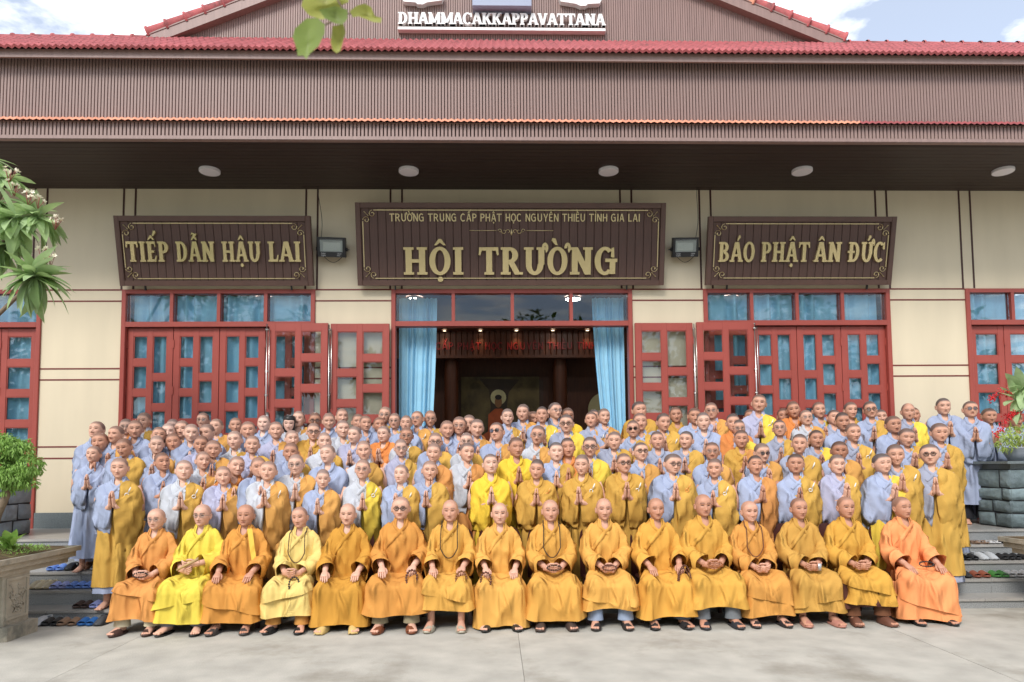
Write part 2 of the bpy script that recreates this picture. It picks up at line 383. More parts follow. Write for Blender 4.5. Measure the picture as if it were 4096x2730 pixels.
for x in (-.98, 1.5):
    c = Geo(); th = np.linspace(0, 2*np.pi, 20, endpoint=False)
    for r0, z0, z1 in ((.16, LAND, 4.0),):
        P = np.array([np.stack([x+r0*np.cos(th), 5.3+r0*np.sin(th), np.full(20, z)], -1) for z in (z0, z1)]); c.grid(P, True)
    hp(c.obj('column', M_WOODIN))
for hx in (-4.6, -1.6, 1.6, 4.8):
    for hy in (1.6, 3.4):
        o = tag(empty('hall_lamp', (hx, hy, 4.99)), 'lit round ceiling lamp inside the hall, %s, %s row' % ({-4.6: 'far left', -1.6: 'left', 1.6: 'right', 4.8: 'far right'}[hx], 'front' if hy < 2 else 'rear'), 'lamp', 'lit lamps inside the hall')
        th = np.linspace(0, 2*np.pi, 20, endpoint=False)
        Geo().grid(np.array([np.stack([r*np.cos(th), r*np.sin(th), np.full(20, z)], -1) for r, z in ((.16, 0), (.16, -.04), (.15, -.045))]), True).obj('lamp_rim', M_WHITE, o)
        Geo().grid(np.array([np.stack([r*np.cos(th), r*np.sin(th), np.full(20, -.044)], -1) for r in (.149, .02)]), True, False, True).obj('lamp_diffuser', M_HALL, o)
hp(Geo().box2(-.93, 1.16, 5.93, 5.99, 1.5, 3.62).obj('panel_frame', mat('panel_wood', rgb(70, 40, 26), .4), smooth=False))

# ------------------------------------------------------------------ eaves, slats, soffit
eav = hp(Geo().box2(XL, XR, -1.60, -1.555, 5.804, 5.852).box2(XL, XR, -1.505, -1.48, 5.80, 7.0).obj('eaves_board', mat('slat_backing', rgb(52, 38, 34), .7), smooth=False))
pitch = .0489; sl = Geo().cbox(-.0175, .0175, -1.598, -1.56, 5.8525, 6.03, .004).mesh('slat', False)
rest = Geo(); k = 0
lower = hp(Geo().box2(XL, XR, -1.599, -1.53, 5.801, 5.8035).obj('lower_slat_band', M_SLAT, smooth=False))
Geo().box2(XL, XR, -1.604, -1.60, 5.806, 5.85).obj('bottom_rail', M_SLAT, lower, smooth=False)
x = XL
while x < XR:
    if -6.7 < x < 7.4 and k < 300: link('slat', sl, M_SLAT, lower, loc=(x, 0, 0)); k += 1
    else: rest.cbox(x-.0175, x+.0175, -1.598, -1.56, 5.8525, 6.03, .004)
    x += pitch
tag(rest.obj('slat_run', M_SLAT, lower, smooth=False), kind='stuff')
upper = hp(Geo().box2(XL, XR, -1.52, -1.505, 6.98, 7.0).obj('upper_slat_panel', M_SLAT, smooth=False))
pitch = .0414; sl2 = Geo().cbox(-.0158, .0158, -1.532, -1.506, 6.03, 6.98, .004).mesh('slat', False); rest = Geo(); k = 0
x = XL
while x < XR:
    if -5.6 < x < 6.82 and k < 300: link('slat', sl2, M_SLAT, upper, loc=(x, 0, 0)); k += 1
    else: rest.cbox(x-.0158, x+.0158, -1.532, -1.506, 6.03, 6.98, .004)
    x += pitch
tag(rest.obj('slat_run', M_SLAT, upper, smooth=False), kind='stuff')
for i in range(15):
    y0 = -1.56+i*.1033
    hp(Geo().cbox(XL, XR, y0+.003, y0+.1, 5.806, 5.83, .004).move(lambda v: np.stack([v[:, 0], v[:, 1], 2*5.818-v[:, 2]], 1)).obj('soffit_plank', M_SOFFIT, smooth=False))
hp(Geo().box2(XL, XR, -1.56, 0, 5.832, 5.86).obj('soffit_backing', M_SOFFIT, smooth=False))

def tile_mesh(w, L, t=.016, amp=.011, n=9, name='roof_tile', waves=2):
    xs = np.linspace(-w/2+.001, w/2-.001, n); zz = amp*np.cos(2*np.pi*waves*(xs/w))
    top = np.array([[[x, 0, z+t] for x, z in zip(xs, zz)], [[x, L, z+t] for x, z in zip(xs, zz)]])
    fr = np.array([[[x, 0, z-.012] for x, z in zip(xs, zz)], [[x, 0, z+t] for x, z in zip(xs, zz)]])
    g = Geo().grid(top, False).grid(fr, False)
    for e in (0, -1): g.grid(np.array([[top[0, e], top[1, e]], [top[0, e]-(0, 0, t+.012), top[1, e]-(0, 0, t+.012)]]), False)
    return g
# terracotta drip row over the lower slats
drip = hp(Geo().box2(XL, XR, -1.60, -1.53, 6.031, 6.036).obj('drip_ledge', M_SLAT, smooth=False))
tm = tile_mesh(.164, .17, amp=.009).move(lambda v: np.stack([v[:, 0], v[:, 1], v[:, 2]+v[:, 1]*.30], 1)).mesh('drip_tile')
rr = random.Random(5); x = XL+.082
while x < XR:
    v = rr.uniform(.86, 1.1)
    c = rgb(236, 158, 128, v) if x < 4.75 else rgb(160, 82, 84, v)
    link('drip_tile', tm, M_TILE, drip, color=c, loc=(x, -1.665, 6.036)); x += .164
# upper roof
YE = -1.71; ze = at(2048, 206, Y=YE)[2]; zeb = at(2048, 239, Y=YE)[2]
YR = -.5; zr = at(2048, 172, Y=YR)[2]
hp(Geo().cbox(XL, XR, YE+.02, YE+.05, zeb, ze-.004, .004).obj('fascia_board', M_SLAT, smooth=False))
P = np.array([[[XL, YE+.05, zeb+.01], [XR, YE+.05, zeb+.01]], [[XL, -1.50, 6.99], [XR, -1.50, 6.99]]])
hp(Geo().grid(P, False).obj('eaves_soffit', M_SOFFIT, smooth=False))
ang = math.atan2(zr-ze, YR-YE); RL = math.hypot(zr-ze, YR-YE)
roof = hp(Geo().grid(np.array([[[XL, YE-.02, ze-.012], [XR, YE-.02, ze-.012]], [[XL, YR, zr-.01], [XR, YR, zr-.01]]]), False).obj('roof', M_TILE, smooth=False, color=rgb(150, 66, 68)))
ca, sa = math.cos(ang), math.sin(ang); tw = .172; nrow = 7; tl = RL/nrow
tmesh = tile_mesh(tw, tl+.03, amp=.013, t=.022).move(lambda v: np.stack([v[:, 0], v[:, 1]*ca-v[:, 2]*sa, v[:, 1]*sa+v[:, 2]*ca], 1))
tme = tmesh.mesh('roof_tile'); far_t = Geo(); k = 0
tV = np.concatenate(tmesh.V); tF = np.concatenate(tmesh.F)
for r in range(nrow):
    x = XL+tw/2+.0*r; y = YE-.05+r*tl*ca; z = ze+.0+r*tl*sa-.03*sa
    while x < XR:
        if r < 3 and -6.4 < x < 7.3 and k < 300:
            v = rr.uniform(.85, 1.12); link('roof_tile', tme, M_TILE, roof, color=rgb(166, 84, 86, v), loc=(x, y, z)); k += 1
        else:
            b = far_t.verts(tV+np.array([x, y, z])); far_t.F.append(tF+b)
        x += tw
o = far_t.obj('roof_tile_field', M_TILE, roof, color=rgb(162, 82, 84)); tag(o, kind='stuff')
# ridge tiles along the roof top, both sides of the gable
def half_pipe(p0, p1, r0, r1, name, parent, color, collar=True):
    p0, p1 = np.array(p0), np.array(p1); d = (p1-p0); L = np.linalg.norm(d); d /= L
    up = np.array([0, -.35, 1.0]); up -= d*up.dot(d); up /= np.linalg.norm(up); sd_ = np.cross(d, up)
    th = np.linspace(-.15*np.pi, 1.15*np.pi, 10); rows = []
    for t, r in ((0, r0), (.0, r0+.016), (.10, r0+.016), (.11, r0), (1.04, r1)):
        rows.append([p0+d*L*t+r*(math.cos(a)*sd_+math.sin(a)*up) for a in th])
    g = Geo().grid(np.array(rows), False); g.grid(np.array([rows[1], [p0-up*.02]*10]), False)
    return g.obj(name, M_TILE, parent, color=color)
GX0, GX1, GA = at(640, 150, Y=YR)[0], at(3330, 174, Y=YR)[0], None
zrid = zr+.015
x = XL
while x < XR:
    if not (GX0-.0 < x+.28 and x < GX1):
        half_pipe((x+.0, YR, zrid), (x+.285, YR, zrid), .05, .045, 'ridge_tile', roof, rgb(172, 92, 92, rr.uniform(.85, 1.1)))
    x += .285
hp(Geo().box2(XL, XR, YR+.02, YR+.10, zr-1.2, zr-.01).obj('roof_back', M_SLAT, smooth=False))

# gable with slatted face, verge boards and verge tiles
pL0, pL1 = at(690, 152, Y=YR), at(1095, 0, Y=YR); pR0, pR1 = at(3285, 172, Y=YR), at(2865, 0, Y=YR)
slope = .5*((pL1[2]-pL0[2])/(pL1[0]-pL0[0])+(pR1[2]-pR0[2])/(pR0[0]-pR1[0]))
xm = (pL0[0]+pR0[0])/2; hw = (pR0[0]-pL0[0])/2; zg = zr-.03; zap = zg+slope*hw
hp(Geo().prism([(xm-hw, zg), (xm+hw, zg), (xm, zap)], YR+.02, YR+.3).obj('gable_wall', mat('slat_backing', rgb(52, 38, 34), .7), smooth=False))
gs = Geo(); x = xm-hw+.1; gp = .0345
while x < xm+hw-.1:
    z1 = zg+slope*(hw-abs(x-xm))
    gs.cbox(x-.0145, x+.0145, YR-.0, YR+.022, zg, z1, .004); x += gp
tag(hp(gs.obj('gable_slats', M_SLAT, smooth=False)), kind='stuff')
for sgn in (-1, 1):
    d = np.array([-sgn*1.0, 0, slope]); L = hw/1.0
    XT = .32; e0 = np.array([xm+sgn*(hw+XT), YR-.10, zg-.035-slope*(XT-.12)]); n_ = Geo()
    pts = []
    A = (e0[0], e0[2]-.02); B = (xm, zg+slope*(hw+.12)-.055)
    pts = [(A[0], A[1]), (B[0], B[1]), (B[0], B[1]+.15), (A[0], A[1]+.15)]
    if sgn > 0: pts = pts[::-1]
    hp(n_.prism(pts, YR-.12, YR+.0).obj('verge_board', M_SLAT, smooth=False))
    vt = hp(Geo().prism([(A[0], A[1]+.151), (B[0], B[1]+.151), (B[0], B[1]+.17), (A[0], A[1]+.17)][::(1 if sgn < 0 else -1)], YR-.13, YR+.25).obj('verge_roof', M_SLAT, smooth=False))
    nt_ = 19; 
    for i in range(nt_):
        a = i/nt_; b2 = (i+1)/nt_
        p0 = (A[0]+(B[0]-A[0])*a, YR-.06, A[1]+(B[1]-A[1])*a+.215); p1 = (A[0]+(B[0]-A[0])*b2, YR-.06, A[1]+(B[1]-A[1])*b2+.215)
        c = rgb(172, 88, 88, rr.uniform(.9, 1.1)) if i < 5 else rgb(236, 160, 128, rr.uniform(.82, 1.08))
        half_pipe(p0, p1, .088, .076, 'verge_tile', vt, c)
# ceiling lamps under the eaves
for i, (px, w) in enumerate(((839, 'leftmost'), (1635, 'second from left'), (2434, 'middle'), (3208, 'fourth from left'), (4012, 'rightmost'))):
    p = at(px, 680, Z=5.806)
    lo = tag(empty('ceiling_lamp', (p[0], p[1], 5.806)), 'round white ceiling lamp under the brown eaves, %s of five' % w, 'lamp', 'round lamps under the eaves')
    th = np.linspace(0, 2*np.pi, 28, endpoint=False)
    P = np.array([np.stack([r*np.cos(th), r*np.sin(th), np.full(28, z)], -1) for r, z in ((.142, -.002), (.142, -.034), (.136, -.040))])
    Geo().grid(P, True).obj('lamp_rim', mat('lamp_rim', (.62, .60, .62, 1), .45), lo)
    P = np.array([np.stack([r*np.cos(th), r*np.sin(th), np.full(28, z)], -1) for r, z in ((.1355, -.040), (.09, -.043), (.03, -.044))])
    Geo().grid(P, True, False, True).obj('lamp_diffuser', mat('opal_plastic', (.82, .80, .84, 1), .5), lo)
# ------------------------------------------------------------------ lettering: slab-serif and plain capitals drawn as strokes
def _rect(x0, y0, x1, y1): return [(x0, y0), (x1, y0), (x1, y1), (x0, y1)]
def _bar(x0, y0, x1, y1, w):   # slanted stroke with level ends
    return [(x0-w/2, y0), (x0+w/2, y0), (x1+w/2, y1), (x1-w/2, y1)]
def _arc(cx, cy, rx, ry, a0, a1, tv, th, n=14):
    a = [math.radians(a0+(a1-a0)*i/n) for i in range(n+1)]
    return [(cx+rx*math.cos(t), cy+ry*math.sin(t)) for t in a]+[(cx+(rx-tv)*math.cos(t), cy+(ry-th)*math.sin(t)) for t in reversed(a)]
def glyph(ch, serif):
    V, T = (.235, .125) if serif else (.16, .13)
    E, sh = (.075, .095) if serif else (0, 0)
    P = []
    def stem(x, top=True, bot=True, y0=0, y1=1, l=True, r=True):
        P.append(_rect(x, y0, x+V, y1))
        if serif:
            if bot: P.append(_rect(x-E, y0, x+V+E, y0+sh))
            if top: P.append(_rect(x-E, y1-sh, x+V+E, y1))
    def foot(x, y, w=.17):
        if serif: P.append(_rect(x-w, y if y == 0 else y-sh, x+w, sh if y == 0 else y))
    b = .10 if serif else .07
    if ch == 'I': stem(b); adv = b*2+V
    elif ch == 'H': stem(b); stem(.60); P.append(_rect(b+V, .44, .60, .44+T)); adv = .60+V+b
    elif ch == 'T':
        stem(.30, top=False); P.append(_rect(.02, 1-T, .78, 1))
        if serif: P.append([(.02, 1-T), (.13, 1-T), (.07, .70), (.0, .72)]); P.append([(.67, 1-T), (.78, 1-T), (.80, .72), (.73, .70)])
        adv = .82
    elif ch == 'L':
        stem(b); P.append(_rect(b+V, 0, .62, T)); adv = .68
        if serif: P.append([(.52, T), (.62, T), (.66, .34), (.60, .34)])
    elif ch == 'E':
        stem(b); adv = .70
        for y, x1 in ((0, .62), (.445, .52), (1-T, .60)): P.append(_rect(b+V, y, x1, y+T))
        if serif: P.append([(.53, T), (.62, T), (.66, .30), (.60, .30)]); P.append([(.52, 1-T), (.60, 1-T), (.63, .73), (.57, .73)])
    elif ch in 'DĐ':
        stem(b); P.append(_rect(b+V, 0, .38, T)); P.append(_rect(b+V, 1-T, .38, 1)); P.append(_arc(.38, .5, .42, .5, -90, 90, V, T)); adv = .88
        if ch == 'Đ': P.append(_rect(-.03, .45, .46, .56))
    elif ch == 'O':
        P.append(_arc(.42, .5, .40, .52, 0, 180, V*.95, T)); P.append(_arc(.42, .5, .40, .52, 180, 360, V*.95, T)); adv = .86
    elif ch in 'CG':
        P.append(_arc(.43, .5, .41, .52, 48, 312, V, T, 20))
        if serif: P.append([(.66, .64), (.80, .62), (.78, 1.0), (.68, .97)])
        if ch == 'G': P.append(_rect(.62, .02, .62+V*.95, .46)); P.append(_rect(.44, .46, .92 if serif else .77, .46+T))
        adv = .92 if ch == 'G' else .84
    elif ch in 'PRB':
        stem(b); cy = .71 if ch != 'B' else .74; ry = 1-cy
        P.append(_rect(b+V, 1-T, .38, 1)); P.append(_rect(b+V, 2*cy-1, .38, 2*cy-1+T)); P.append(_arc(.38, cy, .33, ry, -90, 90, V, T)); adv = .76
        if ch == 'R': P.append(_bar(.70, 0, .42, .47, V*1.05)); foot(.74, 0, .16); adv = .88
        if ch == 'B': P.append(_rect(b+V, 0, .38, T)); P.append(_arc(.38, .27, .38, .27, -90, 90, V, T)); adv = .82
    elif ch == 'U':
        stem(b, bot=False, y0=.36); stem(.60, bot=False, y0=.36); P.append(_arc(.35+b/2+.05, .38, .35, .40, 180, 360, V, T*1.1)); adv = .90
    elif ch == 'N':
        stem(b, top=False); stem(.62, bot=False); P.append(_bar(b+V*.45, 1, .62+V*.55, 0, V*1.1)); foot(b+V*.3, 1, .14); adv = .62+V+b
    elif ch == 'A':
        P.append(_bar(.14, 0, .40, 1, V*.8)); P.append(_bar(.74, 0, .46, 1, V*1.05)); P.append(_rect(.24, .27, .62, .27+T*.95)); foot(.14, 0, .17); foot(.74, 0, .17); adv = .88
    elif ch == 'V':
        P.append(_bar(.42, 0, .15, 1, V*1.05)); P.append(_bar(.44, 0, .70, 1, V*.8)); foot(.15, 1, .17); foot(.70, 1, .15); adv = .86
    elif ch == 'K':
        stem(b); P.append(_bar(.36, .45, .68, 1, V*.8)); P.append(_bar(.74, 0, .42, .58, V*1.05)); foot(.70, 1, .14); foot(.74, 0, .16); adv = .90
    elif ch == 'M':
        stem(b, top=False); stem(.80, top=False); P.append(_bar(.50, .12, b+V*.5, 1, V)); P.append(_bar(.54, .12, .80+V*.5, 1, V*.85)); foot(b+V*.3, 1, .15); foot(.80+V*.6, 1, .15); adv = 1.10
    elif ch == 'Y':
        stem(.32, top=False, y1=.48); P.append(_bar(.40, .40, .14, 1, V)); P.append(_bar(.44, .40, .70, 1, V*.85)); foot(.14, 1, .15); foot(.70, 1, .13); adv = .84
    else: adv = .42
    return P, adv
def marks(m, adv, stack, serif):
    c = adv/2-.0; P = []; k = 1.0 if serif else .85
    y = 1.07+stack
    if m == '\u0302': P.append([(c-.22*k, y), (c-.13*k, y), (c, y+.10), (c+.13*k, y), (c+.22*k, y), (c+.05, y+.23), (c-.05, y+.23)])
    if m == '\u0301': P.append([(c+.0+stack*.5, y), (c+.08+stack*.5, y-.01), (c+.25+stack*.5, y+.17), (c+.20+stack*.5, y+.27), (c+.10+stack*.5, y+.25)])
    if m == '\u0300': P.append([(c+.0, y+.0), (c-.10, y+.02), (c-.25, y+.18), (c-.20, y+.27), (c-.08, y+.24)])
    if m == '\u0309':
        P.append(_arc(c+stack*.3, y+.15, .10, .10, -60, 170, .06, .06, 10)); P.append(_rect(c+.02+stack*.3, y-.02, c+.08+stack*.3, y+.10))
    if m == '\u0303': P.append([(c-.2, y+.0), (c-.12, y+.10), (c+.02, y+.02), (c+.14, y+.0), (c+.22, y+.13), (c+.12, y+.10), (c, y+.14), (c-.12, y+.18)])
    if m == '\u0323': P.append(_arc(c, -.17, .105, .095, 0, 180, .104, .094, 8)); P.append(_arc(c, -.17, .105, .095, 180, 360, .104, .094, 8))
    if m == '\u031b': P.append(_arc(adv-.04, .98, .13, .19, -75, 190, .11, .12, 12)); P.append(_arc(adv-.03, 1.05, .10, .10, 0, 180, .098, .098, 8))
    return P
def text_geo(s, x0, z0, width, height, y0, depth, serif=True, track=.03):
    """capital lettering as solid letters: from x0 to x0+width, cap height 'height', front face depth in front of y0"""
    polys = []; x = 0
    for ci, ch in enumerate(unicodedata.normalize('NFC', s)):
        d = unicodedata.normalize('NFD', ch) if ch != 'Đ' else 'Đ'
        P, adv = glyph(d[0], serif); cx = x
        polys += [(ci, [(px+cx, pz) for px, pz in p]) for p in P]
        st = 0
        for mk in d[1:]:
            polys += [(ci, [(px+cx, pz) for px, pz in p]) for p in marks(mk, adv, st, serif)]
            if mk == '\u0302': st = .20
        x += adv+track
    tot = x-track; sx = width/tot; out_ = []; cur = None
    for i, (ci, p) in enumerate(polys):
        if ci != cur: g = Geo(); out_.append(g); cur = ci
        pts = [(x0+a*sx, z0+b*height) for a, b in p]
        ar = sum(pts[j][0]*pts[(j+1) % len(pts)][1]-pts[(j+1) % len(pts)][0]*pts[j][1] for j in range(len(pts)))
        if ar < 0: pts = pts[::-1]
        g.prism(pts, y0-depth-.0004*(i % 7), y0)
    return out_
def letters(gs, m, parent): return [q.obj('letter', m, parent, smooth=False) for q in gs]

def sign(label, x0, x1, z0, h, tilt, words, big_depth, pl):
    w = x1-x0
    o = tag(empty('wooden_sign', ((x0+x1)/2, -.10, z0)), label, 'sign'); o.rotation_euler = (tilt, 0, 0)
    f = .075
    g = Geo().cbox(-w/2, -w/2+f, -.05, .03, 0, h, .01).cbox(w/2-f, w/2, -.05, .03, 0, h, .01).box2(-w/2+f, w/2-f, -.047, .028, h-f, h).box2(-w/2+f, w/2-f, -.047, .028, 0, f)
    g.obj('frame', M_FRAME, o, smooth=False)
    n = int((w-2*f)/pl); pw = (w-2*f)/n; pm = Geo().cbox(.003, pw-.003, -.022, .0, f, h-f, .005).mesh('plank', False)
    for i in range(n): link('plank', pm, M_BOARD, o, loc=(-w/2+f+i*pw, 0, 0))
    Geo().box2(-w/2+f, w/2-f, -.012, .026, f, h-f).obj('backing', mat('sign_gap', rgb(40, 26, 22), .8), o, smooth=False)
    # thin gold border with a curl in each corner
    a, b, c, d = -w/2+f+.03, w/2-f-.03, f+.03, h-f-.03; k = .16; t = .006
    g = Geo().box2(a+k, b-k, -.034, -.0225, d-t, d+t).box2(a+k, b-k, -.034, -.0225, c-t, c+t).box2(a-t, a+t, -.034, -.0225, c+k, d-k).box2(b-t, b+t, -.034, -.0225, c+k, d-k)
    for cx, sx in ((a, 1), (b, -1)):
        for cz, sz in ((c, 1), (d, -1)):
            for sw in (0, 1):
                pts = []
                for i in range(15):
                    t_ = i/14; ang_ = t_*2.3*math.pi; r = .052*(1-t_*.75)
                    u = k-.02-math.sin(ang_)*r; v = .052-math.cos(ang_)*r-.0
                    pts.append((cx+sx*(u if sw == 0 else v), -.03, cz+sz*(v if sw == 0 else u)))
                g.tube(pts, np.linspace(.007, .010, 15), 5, flat=.6)
            g.tube([(cx+sx*.02, -.03, cz+sz*.02), (cx+sx*.05, -.03, cz+sz*.05), (cx+sx*.085, -.03, cz+sz*.085)], [.014, .006, .012], 6, flat=.6)
    g.obj('gold_border', M_GOLDP, o, smooth=False)
    for wd_, fx0, fx1, ft, fb, serif, dep, mt in words:
        letters(text_geo(wd_, -w/2+fx0*w, h*(1-fb), (fx1-fx0)*w, h*(fb-ft), -.0222, dep, serif), mt, o)
    # hanging brackets and a little dust on top
    for sx in (-.38, .38): Geo().box((sx*w, .02, -.03), (.02, .03, .07)).obj('bracket', M_BLACK, o, smooth=False)
    return o
so = sign('large central wooden sign with gold letters over the open doorway', -2.025, 2.557, 4.297, 1.193, .211,
     [('TRƯỜNG TRUNG CẤP PHẬT HỌC NGUYÊN THIỀU TỈNH GIA LAI', .108, .917, .130, .223, False, .012, M_GOLDP), ('HỘI', .149, .346, .537, .870, True, .045, M_GOLD), ('TRƯỜNG', .393, .844, .537, .870, True, .045, M_GOLD)], .045, .122)
g = Geo(); hh = 1.193; wc = 4.58
for sx in (-1, 1):
    g.box2(*sorted((sx*.22, sx*.62)), -.03, -.0225, hh*.665, hh*.672)
    for (u0, v0, r0, tu) in ((.05, .0, .035, 1.6), (.11, .005, .038, -1.7), (.17, .012, .03, 1.8)):
        pts = [(sx*(u0+r0*(1-i/11*.6)*math.cos(tu*i/11*math.pi)), -.029, hh*.655+v0+r0*(1-i/11*.6)*math.sin(tu*i/11*math.pi)) for i in range(12)]
        g.tube(pts, np.linspace(.009, .005, 12), 5, flat=.6)
g.tube([(0, -.029, hh*.61), (0, -.029, hh*.64), (0, -.029, hh*.69)], [.004, .018, .004], 6, flat=.5)
g.obj('scroll_ornament', M_GOLDP, so)
sign('smaller wooden sign with gold mirror letters over the left doors', -5.515, -2.680, 4.296, 1.0, .233,
     [('TIẾP', .051, .271, .365, .654, True, .035, M_GOLD), ('DẪN', .304, .504, .365, .654, True, .035, M_GOLD), ('HẬU', .539, .739, .365, .654, True, .035, M_GOLD), ('LAI', .775, .946, .365, .654, True, .035, M_GOLD)], .035, .122)
sign('smaller wooden sign with gold mirror letters over the right doors', 3.195, 6.030, 4.298, 1.0, .233,
     [('BÁO', .057, .253, .37, .66, True, .035, M_GOLD), ('PHẬT', .284, .545, .37, .66, True, .035, M_GOLD), ('ÂN', .569, .715, .37, .66, True, .035, M_GOLD), ('ĐỨC', .75, .947, .37, .66, True, .035, M_GOLD)], .035, .122)
# name on the gable
a, b = at(1592, 105, Y=YR-.06), at(2420, 60, Y=YR-.06)
zt_, zb_ = at(2005, 60, Y=YR-.06)[2], at(2005, 106, Y=YR-.06)[2]
gl = tag(empty('gable_lettering', ((a[0]+b[0])/2, YR-.05, zb_)), 'raised white capital letters with an underline bar on the brown gable', 'sign')
cx_ = (a[0]+b[0])/2
letters(text_geo('DHAMMACAKKAPPAVATTANA', a[0]-cx_, 0, b[0]-a[0], zt_-zb_, .0, .05, True, track=-.06), M_WHITE, gl)
Geo().cbox(a[0]-cx_, b[0]-cx_, -.05, .045, -.085, -.045, .006).obj('underline_bar', M_WHITE, gl, smooth=False)
# lower edges of the gable emblem
e0, e1 = at(1890, 40, Y=YR-.1), at(2125, 10, Y=YR-.1)
em = tag(empty('gable_emblem', ((e0[0]+e1[0])/2, YR-.04, e0[2])), 'grey stepped emblem base with a pink band on the gable', 'emblem'); w = (e1[0]-e0[0])/2; hh2 = e1[2]-e0[2]
Geo().cbox(-w, w, -.16, .03, 0, hh2*.92, .01).obj('grey_step', mat('emblem_grey', rgb(150, 158, 180), .5), em, smooth=False)
Geo().cbox(-w*.9, w*.9, -.13, .03, hh2*.921, hh2*1.25, .01).obj('pink_band', mat('emblem_pink', rgb(222, 140, 142), .5), em, smooth=False)
Geo().cbox(-w*.8, w*.8, -.10, .03, hh2*1.251, hh2*2.4, .01).obj('grey_block', mat('emblem_grey', rgb(150, 158, 180), .5), em, smooth=False)
for sx, (p, q, yb) in ((-1, (1608, 1775, 12)), (1, (2236, 2406, 18))):
    e0, e1 = at(p, yb, Y=YR-.08), at(q, yb, Y=YR-.08); w = (e1[0]-e0[0])/2
    pts = [(-w, .10), (-w*.92, .035), (-w*.2, .0), (w*.0, -.03), (w*.25, -.028), (w*.35, .0), (w*.9, .01), (w, .06), (w*.95, .16), (w*.4, .30), (-w*.3, .32), (-w*.9, .2)]
    if sx < 0: pts = [(-x, z) for x, z in pts[::-1]]
    tag(Geo().prism(pts, -.06, .03).obj('gable_relief', M_WHITE, smooth=False, loc=((e0[0]+e1[0])/2, YR-.035, e0[2])), 'white relief at the %s of the grey emblem on the gable' % ('left' if sx < 0 else 'right'), 'relief', 'white reliefs on the gable')
# inscription on the beam in the hall
i0, i1 = at(1742, 1400, Y=4.96), at(2388, 1400, Y=4.96); j0 = at(2048, 1370, Y=4.96)[2]
for q in text_geo('CẤP PHẬT HỌC NGUYÊN THIỀU TỈNH', i0[0], i0[2], i1[0]-i0[0], j0-i0[2], 4.985, .03, False): hp(q.obj('beam_letter', M_REDLET, smooth=False))

# ------------------------------------------------------------------ floodlights
def small_text(s, x, z, size, y, parent, m):
    c = bpy.data.curves.new('marking', 'FONT'); c.body = s; c.size = size; c.extrude = .0004
    c.materials.append(m); t_ = bpy.data.objects.new('marking', c); COL.objects.link(t_); me = bpy.data.meshes.new_from_object(t_); bpy.data.objects.remove(t_)
    o = bpy.data.objects.new('marking', me); COL.objects.link(o); o.parent = parent; o.location = (x, y, z); o.rotation_euler = (math.pi/2, 0, 0); return o
M_MARK = mat('pale_marking', (.5, .5, .5, 1), .6)
for lab, x0, x1, cabx in (('black floodlight between the left and the central sign', -2.615, -2.20, -.9), ('black floodlight between the central and the right sign', 2.69, 3.08, .9)):
    w = x1-x0; h = .285
    o = tag(empty('floodlight', ((x0+x1)/2, -.13, 4.722)), lab, 'floodlight', 'floodlights beside the central sign'); o.rotation_euler = (.30, .03 if x0 < 0 else -.02, 0)
    g = Geo()
    g.cbox(-w/2, -w/2+.035, -.05, .04, 0, h, .008).cbox(w/2-.035, w/2, -.05, .04, 0, h, .008).box2(-w/2+.035, w/2-.035, -.047, .04, h-.028, h).box2(-w/2+.035, w/2-.035, -.047, .04, 0, .075).box2(-w/2+.035, w/2-.035, -.0, .039, .075, h-.028)
    g.obj('housing', M_BLACK, o, smooth=False)
    P = np.array([[[sx*w*a, y, h*.535+sz*h*b] for sx, sz in ((-1, -1), (1, -1), (1, 1), (-1, 1))] for a, b, y in ((.40, .31, -.044), (.31, .21, -.012))])
    Geo().grid(P, True, False, True).obj('reflector', mat('reflector', (.72, .74, .74, 1), .35, metal=.3), o, smooth=False)
    Geo().box2(-w*.41, w*.41, -.0475, -.045, h*.26, h*.91).obj('lens', glass_mat('lens_glass', (.95, .97, .95, 1), .05), o, smooth=False)
    small_text('Solar', -w*.36, .040, .034, -.0485, o, M_MARK); small_text('Light', -w*.36, .012, .034, -.0485, o, M_MARK); small_text('100W', w*.20, .040, .026, -.0485, o, M_MARK); small_text('IP65', w*.20, .014, .026, -.0485, o, M_MARK)
    Geo().tube([(-w/2-.02, 0, h*.4), (-w/2-.02, .12, h*.4)], .008, 6).tube([(w/2+.02, 0, h*.4), (w/2+.02, .12, h*.4)], .008, 6).box((w/2+.012, 0, h*.4), (.024, .035, .05)).box((-w/2-.012, 0, h*.4), (.024, .035, .05)).obj('bracket', M_BLACK, o)
    th = np.linspace(0, 1, 14); Geo().tube([(w*(-.28+.62*t), .0, -.002-.075*math.sin(math.pi*t)) for t in th], .0045, 6).obj('power_cable', M_BLACK, o)
    Geo().tube([((-.40 if x0 < 0 else .45)*w+.02*math.sin(5*t), .06-.02*t, h+.0+t*.72) for t in th], .004, 6).obj('supply_cable', M_BLACK, o)

